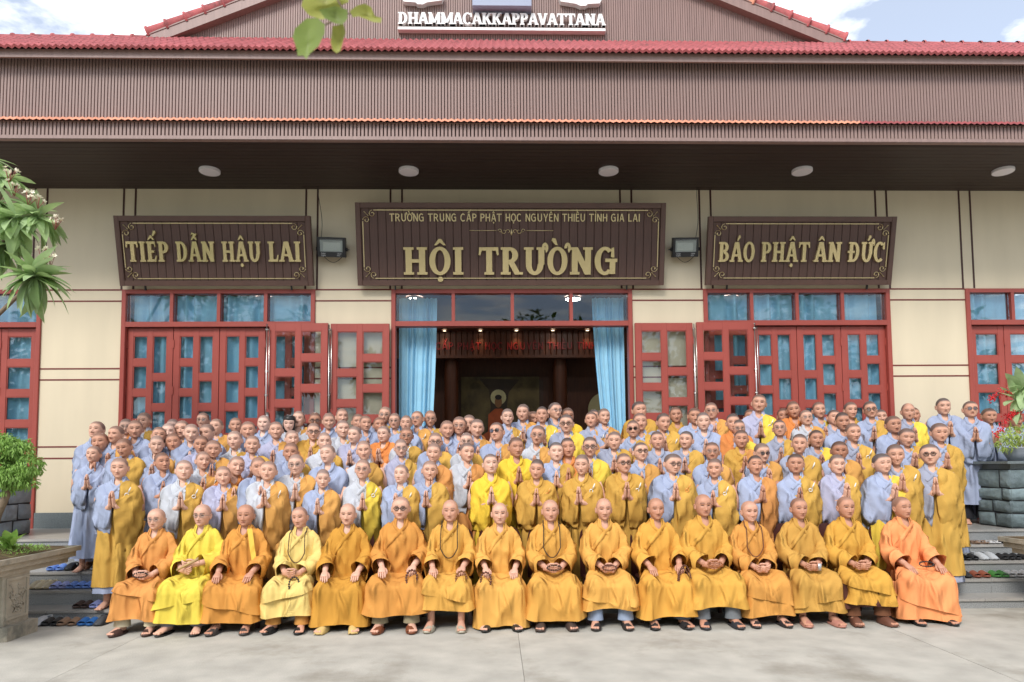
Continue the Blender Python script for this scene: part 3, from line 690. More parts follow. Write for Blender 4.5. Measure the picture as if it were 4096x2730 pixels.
# ------------------------------------------------------------------ inside the hall: picture, round panel, downlights
def flat_shape(pts, y, name, m, parent): return Geo().prism(pts, y-.004, y).obj(name, m, parent, smooth=False)
pic = tag(empty('mural_picture', (.11, 5.91, 2.08)), 'dark mural of a seated figure with a pale halo on the hall back wall', 'picture')
Mp = lambda n, c: mat(n, c, .5, noise=.2, nscale=5)
Geo().box2(-.90, .95, -.02, .0, 0, 1.62).obj('canvas', mat('mural_green', rgb(104, 90, 56), .6, noise=.5, nscale=2.2, dark=rgb(44, 36, 24), dscale=1.3), pic, smooth=False)
cx, cz = -.02, 1.13
fl = lambda a, b, rx, rz, n=24: [(a+rx*math.cos(2*math.pi*i/n), b+rz*math.sin(2*math.pi*i/n)) for i in range(n)]
flat_shape([(cx-.36, 0), (cx+.40, 0), (cx+.27, .5), (cx+.20, .9), (cx+.25, 1.25), (cx+.5, 1.55), (cx-.45, 1.58), (cx-.22, 1.3), (cx-.18, .9), (cx-.25, .5)], -.0205, 'tree_trunk', Mp('mural_trunk', rgb(62, 46, 30)), pic)
flat_shape(fl(cx, cz, .185, .185), -.026, 'halo', Mp('mural_halo', rgb(214, 206, 158)), pic)
flat_shape([(cx-.42, .0), (cx+.42, .0), (cx+.40, .22), (cx+.25, .32), (cx+.24, .72), (cx+.08, .86), (cx-.08, .86), (cx-.24, .72), (cx-.25, .32), (cx-.40, .22)], -.031, 'robe', Mp('mural_robe', rgb(196, 92, 44)), pic)
flat_shape(fl(cx, cz-.12, .085, .13), -.036, 'face', Mp('mural_face', rgb(150, 104, 66)), pic)
flat_shape(fl(cx, cz+.0, .08, .06)+[], -.041, 'hair', Mp('mural_hair', rgb(36, 24, 20)), pic)
p = at(2425, 1640, Y=5.9)
rd = tag(empty('round_panel', (p[0], 5.93, p[2]-.42)), 'round cream panel with a flower motif beside the mural', 'panel')
flat_shape(fl(0, .42, .43, .43, 40), 0, 'disc', mat('cream_disc', rgb(206, 196, 150), .6, noise=.06), rd)
for i in range(9): a = i*.7; flat_shape(fl(.02+.11*math.cos(a), .5+.12*math.sin(a), .07, .05, 10), -.005-.0045*i, 'petal', mat('petal', rgb(226, 216, 176), .6), rd)
flat_shape(fl(.04, .5, .05, .04, 10), -.05, 'flower_centre', mat('flower_dark', rgb(60, 44, 26), .6), rd)
M_LED = emit_mat('downlight_glow', (1, .80, .55, 1), 5.0)
for px in (1778, 1922, 2066, 2212, 2350):
    p = at(px, 1345, Y=4.86)
    o = tag(empty('downlight', (p[0], 4.86, 4.612)), 'small lit downlight above the red beam inscription, at image column %s' % {1778: 'far left', 1922: 'left', 2066: 'centre', 2212: 'right', 2350: 'far right'}[px], 'downlight', 'downlights over the beam')
    th = np.linspace(0, 2*np.pi, 16, endpoint=False)
    P = np.array([np.stack([r*np.cos(th), r*np.sin(th), np.full(16, z)], -1) for r, z in ((.06, 0.0), (.06, -.02), (.045, -.02))]); Geo().grid(P, True).obj('lamp_ring', M_STEEL, o)
    P = np.array([np.stack([r*np.cos(th), r*np.sin(th), np.full(16, -.012)], -1) for r in (.044, .01)]); Geo().grid(P, True, False, True).obj('lamp_disc', M_LED, o)
    l = bpy.data.lights.new('downlight_beam', 'SPOT'); l.energy = 4; l.spot_size = math.radians(80); l.spot_blend = .8; l.color = (1, .72, .45); l.shadow_soft_size = .03
    lo = bpy.data.objects.new('downlight_beam', l); COL.objects.link(lo); lo.parent = o; lo.location = (0, -.02, -.03); lo.rotation_euler = (math.radians(10), 0, 0)
# ------------------------------------------------------------------ people
M_SKIN = mat('skin', objcol=True, attr='tint', rough=.52, spec=.35, noise=.04, nscale=30)
M_CLOTH = mat('robe_cloth', objcol=True, rough=.92, spec=.06, sheen=.0, noise=.05, nscale=5, bump=1.0, bscale=5.0, bdist=.11, stretch=(1.5, 1.5, .55), ridged=True)
M_PANTS = mat('trouser_cloth', objcol=True, rough=.9, spec=.1, noise=.06, nscale=9, bump=.2, bscale=16)
M_SHOE = mat('shoe_rubber', objcol=True, rough=.55, noise=.05, nscale=20)
M_SPEC = mat('spectacle_frame', objcol=True, rough=.3)
M_BEAD = mat('wooden_bead', objcol=True, rough=.35)
M_CHAIR = mat('brown_plastic', rgb(72, 38, 34), .38, noise=.05)
M_LENS = glass_mat('spectacle_lens', (.93, .95, .97, 1), .02, .7); M_TINT = glass_mat('tinted_lens', (.34, .30, .36, 1), .05)
HH = .228        # head height at a body height of 1.65 m

_T = np.array([.995, .982, .96, .93, .895, .86, .825, .79, .755, .72, .685, .66, .64, .625, .613, .601, .589, .577, .562, .545, .530, .518, .507, .497, .487, .476, .462, .445, .425, .40, .375, .35, .325, .30, .28, .262, .245, .228, .212, .198, .184, .168, .15, .125, .095, .065, .038, .014, -.012, -.045, -.09, -.15, -.22, -.30])
_TH = np.linspace(-np.pi, np.pi, 64, endpoint=False); _PHI = _TH-.64*np.sin(_TH)
def _ip(t, xs, ys): return np.interp(t, xs, ys)
_ta = [-.3, -.02, .02, .06, .12, .20, .30, .40, .50, .60, .70, .80, .88, .93, .965, .985, 1.0]
_a = [.06, .06, .13, .180, .236, .288, .328, .350, .362, .364, .354, .318, .264, .210, .152, .098, .02]
_f = [.05, .10, .33, .375, .385, .395, .400, .405, .405, .418, .410, .368, .306, .242, .174, .11, .02]
_b = [.05, .10, .18, .22, .25, .30, .37, .43, .465, .485, .480, .430, .352, .280, .203, .13, .02]
def head(rng, wide=1.0, stub=.45, smile=0.0, turn=0.0, nod=0.0, tilt=0.0, shut=False, bald=0.0, lipc=.62, hairline=.785):
    t = _T[:, None]; ph = _PHI[None, :]
    jit = lambda s: rng.gauss(0, s)
    jaw = 1+jit(.07); ex_ = .142+jit(.008); bz_ = jit(.008); bs_ = jit(.05); mz_ = jit(.008); dk_ = rng.uniform(.80, 1.08); lp_ = rng.uniform(.6, .95)
    a = _ip(_T, _ta, _a)*wide; a = a*(1+(jaw-1)*np.clip(1-_T/.35, 0, 1)); f = _ip(_T, _ta, _f)*(1+jit(.02)); b = _ip(_T, _ta, _b)*(1+jit(.02))
    a, f, b = a[:, None], f[:, None], b[:, None]
    c, s = np.cos(ph), np.sin(ph); d = np.where(c > 0, f, b); n = 2.25
    r = (np.abs(s/a)**n+np.abs(c/d)**n)**(-1/n)
    R = np.where(t < .28, .245*(.5+.5*wide)+.10*np.clip(-t-.08, 0, 1)**1.0, 0.0); cy = .07
    rn = -cy*c+np.sqrt(np.maximum(R**2-(cy*s)**2, 0)); r = np.maximum(r, np.where(R > 0, rn, 0))
    x = r*s; y = -r*c; z = t*np.ones_like(ph)
    fr = np.clip((c-.15)/.35, 0, 1)*(t > -.02)
    G = lambda u0, t0, su, st: np.exp(-((x-u0)/su)**2-((t-t0)/st)**2)
    nw = .95+jit(.10)
    nose = np.interp(t, [.262, .285, .32, .36, .42, .50, .54], [0, .105, .130, .104, .066, .028, 0])*np.exp(-(x/(np.interp(t, [.27, .33, .5], [.062, .052, .04])*nw))**2)
    alae = .045*(G(.06*nw, .295, .030, .028)+G(-.06*nw, .295, .030, .028))
    eye = -.040*(G(.142, .505, .075, .042)+G(-.142, .505, .075, .042))+.016*(G(.142, .50, .045, .022)+G(-.142, .50, .045, .022))
    brow = .016*(G(.14, .575, .10, .025)+G(-.14, .575, .10, .025))
    lips = .026*G(0, .205, .085+.03*smile, .020)+.022*G(0, .168, .075+.02*smile, .020)-.012*G(0, .187, .09, .008)-.012*G(0, .235, .03, .02)
    chin = .022*G(0, .06, .09, .05)
    chk = (.018+.022*smile)*(G(.20, .37, .08, .07)+G(-.20, .37, .08, .07))-.012*(G(.15, .22, .03, .07)+G(-.15, .22, .03, .07))*(1+smile)
    y = y-fr*(nose+alae+eye+brow+lips+chin+chk)
    # feature colours, plus shade painted into eye sockets, nostrils and mouth folds
    C = np.ones(x.shape+(3,))
    def paint(w, col):
        w = np.clip(w*fr, 0, 1)[..., None]; C[:] = C*(1-w)+C*np.array(col)*w
    bt = .592+bz_+bs_*(np.abs(x)-.14)+.018*np.sin(np.clip(np.abs(x)/.25, 0, 1)*np.pi)
    paint(dk_*((np.abs(x) > .055) & (np.abs(x) < .235))*np.exp(-((t-bt)/.0205)**2), (.17, .135, .13))
    eo = .012 if shut else .021
    et = .500+.006*(np.abs(x)-.142)/.06
    eyew = np.exp(-((np.abs(x)-ex_)/.062)**4-((t-et)/eo)**4)
    paint(1.12*eyew, (.09, .07, .068)); paint(.20*np.exp(-((np.abs(x)-.142)/.085)**2-((t-.497)/.045)**2), (.70, .60, .58))
    ml = .188+mz_+.030*smile*(np.abs(x)/.1)**2
    mw = .086+.028*smile
    paint(lp_*np.exp(-(x/mw)**6-((t-ml-.006)/.028)**2), (.80, lipc*.80, lipc*.80))
    paint(1.0*np.exp(-(x/(mw*1.05))**6-((t-ml)/.011)**2), (.28, .14, .13))
    if smile > .75: 
        w = np.clip(1.3*np.exp(-(x/(mw*.8))**6-((t-ml-.006)/.014)**2)*fr, 0, 1)[..., None]; C[:] = C*(1-w)+np.array([1.25, 1.3, 1.35])*w
    paint(.75*np.exp(-((np.abs(x)-.036)/.018)**2-((t-.272)/.012)**2), (.45, .32, .30))
    paint(.35*np.exp(-((np.abs(x)-.20)/.09)**2-((t-.34)/.09)**2), (1.02, .86, .84))
    paint(.35*np.exp(-((np.abs(x)-.10)/.025)**2-((t-.27)/.06)**2), (.72, .6, .58))
    # shaved scalp: a shadow of stubble above the hairline
    hl = np.where(np.abs(ph) < .75, hairline-.03*(np.abs(ph)/.75)**2, np.where(np.abs(ph) < 1.35, hairline-.03-.24*(np.abs(ph)-.75)/.6, np.interp(np.abs(ph), [1.35, 1.75, 2.0, np.pi], [.53, .50, .30, .12])))
    hw = np.clip((t-hl)/.13+.4, 0, 1); hw = hw*hw*(3-2*hw)
    if bald: hw = hw*np.clip(1-bald*np.exp(-(ph/1.0)**2), 0, 1)
    C = C*(1-hw[..., None]*np.clip(stub*np.array([1.07, 1.0, .92]), 0, .93))
    P = np.stack([x, y, z], -1)*HH
    # head turn, nod and tilt, dying away down the neck
    w = np.clip((t+.28)/.30, 0, 1)[..., None]
    def rot(P, ax, an):
        ca_, sa_ = np.cos(an), np.sin(an); Q = P.copy(); i, j = [(1, 2), (0, 2), (0, 1)][ax]
        Q[..., i] = P[..., i]*ca_-P[..., j]*sa_; Q[..., j] = P[..., i]*sa_+P[..., j]*ca_; return Q
    pv = np.array([0, .02, -.02]); Q = P-pv
    Q = rot(Q, 2, turn*w[..., 0]); Q = rot(Q, 0, nod*w[..., 0]); Q = rot(Q, 1, tilt*w[..., 0]); P = Q+pv
    ears = []
    for sg in (-1, 1):
        u = np.linspace(0, 2*np.pi, 12, endpoint=False); rows = []
        for k, (sc, off) in enumerate(((.55, -.02), (1.0, .0), (1.0, .035), (.62, .03), (.45, .012))):
            px = sg*(.348*wide+off*1.15)*np.ones(12); pz = .425+.130*sc*np.sin(u)+.0; py = .045+.066*sc*np.cos(u)+.03*(np.sin(u))
            rows.append(np.stack([px+sg*.055*(py-.01)*6*(k > 0), py, pz], -1))
        E_ = np.array(rows)*HH-pv; E_ = rot(E_, 2, turn); E_ = rot(E_, 0, nod); E_ = rot(E_, 1, tilt); ears.append(E_+pv)
    def place(p):
        q = np.asarray(p, float)*HH-pv; q = rot(q, 2, turn); q = rot(q, 0, nod); q = rot(q, 1, tilt); return q+pv
    return P, C, ears, place

def hand(g, wrist, l, n, w, curl=.15, spread=.004, sc=1.0, fine=True):
    """palm, four fingers and a thumb; l = finger direction, n = palm side, w = thumb side"""
    l, n, w = [np.asarray(v, float)/np.linalg.norm(v) for v in (l, n, w)]; W = np.asarray(wrist, float)
    th = np.linspace(0, 2*np.pi, 8, endpoint=False); rows = []
    for d, hw, ht in ((-.03, .026, .022), (0, .027, .020), (.03, .036, .018), (.065, .040, .015), (.092, .038, .012)):
        rows.append(W+sc*(d*l+hw*np.cos(th)[:, None]*w+ht*np.sin(th)[:, None]*n))
    g.grid(np.array(rows), True, True, True)
    for off, L, cu in ((.029, .066, .9), (.0095, .075, 1.0), (-.0105, .070, 1.0), (-.029, .054, 1.1)):
        p = W+sc*(.086*l+off*w); an = 0; pts = [p]; r = [.0098]
        for k, fr_ in enumerate((.45, .30, .25)):
            an += curl*cu*(1.0, 1.2, .9)[k]; p = p+sc*L*fr_*(math.cos(an)*l+math.sin(an)*n+off/.03*spread*w*4); pts.append(p); r.append((.0090, .0082, .0058)[k])
        g.tube(pts, np.array(r)*sc, 6, True, up=n)
    p = W+sc*(.018*l+.030*w+.004*n); pts = [p, p+sc*(.030*l+.014*w+.008*n), p+sc*(.056*l+.014*w+.014*n), p+sc*(.075*l+.008*w+.017*n)]
    g.tube(pts, np.array([.013, .0115, .0095, .006])*sc, 6, True, up=n)

def foot(g, x, y, z, yaw=0.0, toes=True):
    th = np.linspace(0, 2*np.pi, 10, endpoint=False); rows = []
    ca_, sa_ = math.cos(yaw), math.sin(yaw)
    def tr(P): P = np.asarray(P, float); return np.stack([x+P[..., 0]*ca_-P[..., 1]*sa_, y+P[..., 0]*sa_+P[..., 1]*ca_, z+P[..., 2]], -1)
    for d, hw, h in ((.055, .018, .03), (.04, .032, .06), (.0, .034, .085), (-.05, .037, .066), (-.10, .043, .042), (-.14, .043, .030), (-.165, .036, .022)):
        rows.append(tr(np.stack([hw*np.cos(th), np.full(10, d), h*.5+h*.5*np.sin(th)], -1)))
    g.grid(np.array(rows), True, True, True)
    if toes:
        for i, (ox, L, r) in enumerate(((-.026, .036, .013), (-.006, .034, .010), (.010, .030, .009), (.024, .025, .0085), (.036, .019, .0075))):
            ox = ox if x < 0 else ox; sg = 1 if x > 0 else -1
            p = np.array([[sg*ox, -.150+.2*abs(ox), .014], [sg*ox, -.158+.2*abs(ox)-L*.6, .013], [sg*ox, -.158+.2*abs(ox)-L, .009]]); g.tube(tr(p), [r, r, r*.6], 6)
    g.tube(tr([[0, .015, .05], [0, .018, .12], [0, .02, .22], [0, .025, .36]]), [.035, .034, .045, .056], 10)

def shoe(kind, rng, yaw=0.0):
    """one shoe, toe towards -y, heel at y=+.12; kinds: slide, clog, flipflop, shoe"""
    g = Geo(); n = 20; a = np.linspace(0, 2*np.pi, n, endpoint=False)
    ys = -.135*np.cos(a); wv = np.where(ys < 0, .049-.25*np.clip(-ys-.05, 0, 1)**1.5, .040); xs = np.sin(a)*wv/np.maximum(np.abs(np.sin(a)), .35)**.35
    h = .022 if kind != 'flipflop' else .014
    toe = .012*np.clip((-ys-.08)/.06, 0, 1)
    P = np.array([np.stack([xs*.96, ys*.98, 0*xs+toe], -1), np.stack([xs, ys, 0*xs+h*.5+toe], -1), np.stack([xs*.97, ys*.98, 0*xs+h+toe], -1), np.stack([xs*.80, ys*.86, 0*xs+h-.003+toe], -1)])
    g.grid(P, True, True, True)
    def vamp(y0, y1, hgt, open_toe=True, m=7):
        u = np.linspace(0, np.pi, 12); rows = []
        for i in range(m):
            t = i/(m-1); yy = y0+(y1-y0)*t; wid = .050-.12*max(0, -yy-.07)
            hg = hgt*(.62+.38*t) if open_toe else hgt*math.sin(math.pi/2*min(1, .12+t*1.0))
            rows.append(np.stack([wid*np.cos(u), np.full(12, yy), h*.5+hg*np.sin(u)**.75], -1))
        g.grid(np.array(rows), False)
        for e in (0, -1): g.grid(np.array([rows[e], rows[e]*np.array([.90, 1, .86])+np.array([0, 0, .002])]), False)
    if kind == 'slide': vamp(-.095, .0, .062)
    elif kind == 'clog':
        vamp(-.130, .01, .072, False, 9); g.tube([(.046*math.cos(t), .02+.085*math.sin(t), .045+.02*math.sin(t)) for t in np.linspace(0, math.pi, 9)], .008, 6, flat=1.4)
    elif kind == 'shoe':
        vamp(-.130, .03, .075, False, 9)
        u = np.linspace(0, np.pi, 12); g.grid(np.array([np.stack([.042*np.cos(u), .03+.10*np.sin(u), np.full(12, zz)], -1) for zz in (.012, .05, .078)]), False)
    else:
        for sg in (-1, 1): g.tube([(0, -.085, .018), (sg*.02, -.06, .036), (sg*.04, -.01, .032), (sg*.043, .025, .014)], .007, 6, flat=.6)
    return g

# torso of a standing robe: half width, half depth against height (body height 1.65 m)
_tz = [0, .10, .30, .50, .70, .85, .95, 1.05, 1.15, 1.25, 1.31, 1.345, 1.37, 1.395, 1.42, 1.45]
_tw = [.235, .230, .212, .198, .186, .176, .168, .166, .170, .172, .164, .146, .120, .090, .068, .064]
_td = [.165, .162, .155, .150, .145, .138, .130, .126, .128, .122, .112, .102, .092, .080, .066, .062]
class Torso:
    def __init__(s, rng, girth=1.0, drop=0.0, fold=1.0, zmin=0.0):
        s.g = girth; s.drop = drop; s.fold = fold
        s.k = [(rng.choice((3, 4, 5)), rng.uniform(0, 6.3), rng.uniform(-1, 1)), (rng.choice((7, 8, 9)), rng.uniform(0, 6.3), rng.uniform(-1.5, 1.5)), (rng.choice((11, 12, 13)), rng.uniform(0, 6.3), rng.uniform(-2, 2))]
        s.c = [(rng.uniform(-1.2, 1.2), rng.uniform(.9, 1.25), rng.uniform(20, 34), rng.uniform(0, 6)) for _ in range(3)]
    def pt(s, ph, z, off=0.0):
        zz = np.asarray(z)+s.drop
        gg = 1+(s.g-1)*np.clip((1.36-zz)/.12, 0, 1)
        a = np.interp(zz, _tz, _tw)*gg+off; b = np.interp(zz, _tz, _td)*gg*(1+.5*(s.g-1))+off
        amp = s.fold*np.interp(zz, [0, .5, .9, 1.2, 1.36, 1.42], [.026, .020, .011, .007, .003, 0])
        F = sum(w*np.sin(n*ph+p+q*zz) for (n, p, q), w in zip(s.k, (.55, .8, .6)))
        W_ = sum(.0050*(1-2*np.abs(np.sin(.5*f*(zz+.35*m_*np.sin(ph))+p))**.7)*np.clip((1.33-zz)/.1, 0, 1)*np.clip((zz-.55)/.2, 0, 1) for m_, z0, f, p in s.c)*s.fold
        k = 1+(amp*F+W_)/np.maximum(a, .05)
        n = 2.3; c, sn = np.cos(ph), np.sin(ph)
        r = (np.abs(sn)**n+np.abs(c)**n)**(-1/n)
        return np.stack([a*k*r*sn, -b*k*r*c+.012*np.clip((zz-1.2)/.2, 0, 1), np.asarray(z)*np.ones_like(ph)], -1)
def front_phi(n): 
    th = np.linspace(-np.pi, np.pi, n, endpoint=False); return th-.25*np.sin(th)

def robe_shell(T, z0, z1, vd=.115, nphi=60, nz=26, off=0.0, vw=.62, side=0.0):
    ph = front_phi(nphi)[None, :]; zs = np.concatenate([np.linspace(z1, z1-.13, 8), np.linspace(z1-.17, z0, nz-8)])[:, None]
    V = np.clip(1-np.abs(ph-side)/vw, 0, 1); wgt = np.clip((zs-(z1-.22))/.22, 0, 1)
    z = zs-vd*V*wgt
    return T.pt(ph*np.ones_like(zs), z, off)
def lapel(T, g, path, width, off=.007):
    """a collar band lying on the robe; path = [(phi, z)]"""
    pa = np.array(path); t = np.linspace(0, 1, 14); ph = np.interp(t, np.linspace(0, 1, len(pa)), pa[:, 0]); z = np.interp(t, np.linspace(0, 1, len(pa)), pa[:, 1])
    C0 = T.pt(ph, z, off); d = np.gradient(C0, axis=0); d /= np.linalg.norm(d, axis=1)[:, None]
    nn = np.stack([np.sin(ph), -np.cos(ph), 0*ph], -1); s = np.cross(d, nn); s /= np.linalg.norm(s, axis=1)[:, None]
    rows = [C0-s*width/2-nn*.010, C0-s*width/2, C0, C0+s*width/2, C0+s*width/2-nn*.010]
    g.grid(np.stack(rows, 0), False)
def shawl_shell(T, z0, nphi=72, nz=24, off=.016):
    ph = front_phi(nphi)
    x = T.pt(ph, np.full(nphi, 1.2)-T.drop)[:, 0]; front = np.cos(ph) > 0
    zt = np.where(front & (x < .045), 1.20+.30*(x-.05), 1.392); zt = np.where(~front & (x < .02), 1.16, zt); zt = zt-T.drop
    t = np.linspace(0, 1, nz)[:, None]**1.3; z = zt[None, :]+(z0-zt[None, :])*t
    P = T.pt(ph[None, :]*np.ones_like(t), z, off); P[0] = T.pt(ph, zt, off-.012); return P
_bz = [1.385, 1.36, 1.33, 1.28, 1.23, 1.18, 1.13, 1.06, .98, .90]
def sleeve_bag(rng, side, zbot, girth=1.0, wrist=(.024, -.216), extra=0.0, hz=1.15):
    """wide sleeve of a praying arm, as it hangs: from the shoulder round the elbow to the wrist and down"""
    dz = hz-1.15
    ox = np.array([.100, .142, .172, .198, .214, .226, .236, .242, .242, .236]); oy = np.array([.012, .012, .015, .022, .03, .035, .035, .03, .02, .01])
    ix = np.array([.088, .100, .104, .098, .070, .032, wrist[0], wrist[0]-.002, wrist[0], wrist[0]+.004]); iy = np.array([-.01, -.035, -.062, -.095, -.135, -.180, wrist[1]+.008, wrist[1], wrist[1]+.004, wrist[1]+.012])
    th = np.array([.030, .050, .060, .064, .064, .062, .060, .058, .055, .050])
    ii = np.linspace(0, 9, 17); rs_ = lambda v: np.interp(ii, np.arange(10), v)
    zz = rs_(np.array(_bz)); ox, oy, ix, iy, th = map(rs_, (ox, oy, ix, iy, th)); m = 7
    zl = np.linspace(.90, zbot, m)[1:]; k = (np.arange(1, m)/(m-1))
    zz = np.concatenate([zz, zl]); ox = np.concatenate([ox, .236-.02*k+extra*k]); oy = np.concatenate([oy, .01-.01*k]); ix = np.concatenate([ix, wrist[0]+.004+.012*k]); iy = np.concatenate([iy, wrist[1]+.012+.03*k]); th = np.concatenate([th, .050*(1-k*.62)])
    n = 34; u = np.linspace(0, 2*np.pi, n, endpoint=False); rows = []
    p1, p2, p3 = [rng.uniform(0, 6.3) for _ in range(3)]
    for i, z in enumerate(zz):
        o = np.array([ox[i]*girth, oy[i]]); q = np.array([ix[i], iy[i]]); c = (o+q)/2; e = (q-o)/2; L = np.linalg.norm(e); nn = np.array([e[1], -e[0]])/L
        if nn[1] > 0: nn = -nn
        cu, su = np.cos(u), np.sin(u); bow = .35*th[i]*(1-cu**2)
        rid = lambda a: 1-2*np.abs(np.sin(a))**.6
        fold = (.012*rid(cu*2.6+z*9+p1)+.009*rid(cu*4.5-z*13+p2)+.007*rid(cu*1.5+z*19+p3))*np.clip((1.33-z)/.12, 0, 1)
        tt = th[i]*np.sign(su)*np.abs(su)**.8+np.where(su > 0, bow+fold, fold*.4)
        sx = c[0]+e[0]*cu+nn[0]*tt; sy = c[1]+e[1]*cu+nn[1]*tt
        zadd = np.where(z > 1.0, dz, dz*.4)*np.ones(n)
        if i == len(zz)-1: zadd = zadd+.012*np.sin(cu*4+p2)
        rows.append(np.stack([side*sx, sy, np.full(n, z)+zadd], -1))
    P = np.array(rows); return P

GREY = {'b': (170, 180, 206), 'p': (204, 207, 214), 'l': (184, 184, 208), 'g': (166, 171, 190)}
SHAWL = {'o': (214, 170, 86), 'O': (220, 164, 92), 'y': (240, 208, 86), 'd': (214, 150, 88), 'n': (202, 155, 82)}
FULL = {'o': (208, 162, 80), 'O': (228, 146, 84), 'y': (246, 206, 74), 'd': (238, 148, 92)}
SKINS = [(232, 186, 163), (226, 176, 151), (217, 164, 138), (203, 148, 121), (236, 194, 174), (180, 126, 100)]
def jitter(c, rng, a=.06):
    k = 1+rng.uniform(-a, a); return rgb(c[0], c[1], c[2], .82*k)
def add_head(g, rng, zchin, **kw):
    P, C, ears, place = head(rng, **kw); off = np.array([0, -.012, zchin])
    g.grid(P+off, True, True, False, col=C, flip=True)
    for E_ in ears: g.grid(E_+off, True, True, True, col=np.full(E_.shape, .93))
    return lambda p: place(p)+off
def spectacles(parent, place, kind, rng):
    dark = kind in 'kt'; g = Geo(); ln = Geo(); sun_ = kind in 's'
    r = .105 if kind != 'r' else .095; rr_ = .0028 if kind in 'k' else .0019
    for sg in (-1, 1):
        pts = [place((sg*.142+r*math.cos(a), -.455+.10*abs(sg*.142+r*math.cos(a)), .497+r*.80*math.sin(a))) for a in np.linspace(0, 2*math.pi, 17)]
        g.tube(np.array(pts), rr_, 5, False)
        c = np.array([p for p in pts[:-1]]); ln.grid(np.stack([c, c*.5+c.mean(0)*.5], 0), True, False, True)
        g.tube([place((sg*.247, -.43, .51)), place((sg*.335, -.20, .50)), place((sg*.345, .03, .48))], rr_, 4)
    g.tube([place((-.04, -.455, .50)), place((0, -.465, .51)), place((.04, -.455, .50))], rr_, 4)
    o = g.obj('spectacles', M_SPEC, parent, color=(.012, .010, .010, 1) if kind in 'ks' else (.28, .24, .22, 1))
    ln.obj('spectacle_lenses', M_TINT if sun_ else M_LENS, o)
def clasp(parent, p, rng, color):
    g = Geo(); p = np.array(p)
    g.tube([p+np.array([.018*math.cos(a), 0, .018*math.sin(a)]) for a in np.linspace(0, 2*math.pi, 13)], .0055, 5, False)
    g.tube([p+np.array([.012, -.004, .014]), p+np.array([.030, -.006, .050]), p+np.array([.042, -.004, .085])], [.006, .009, .004], 6)
    g.obj('robe_clasp', mat('ivory_clasp', objcol=True, rough=.35), parent, color=color)

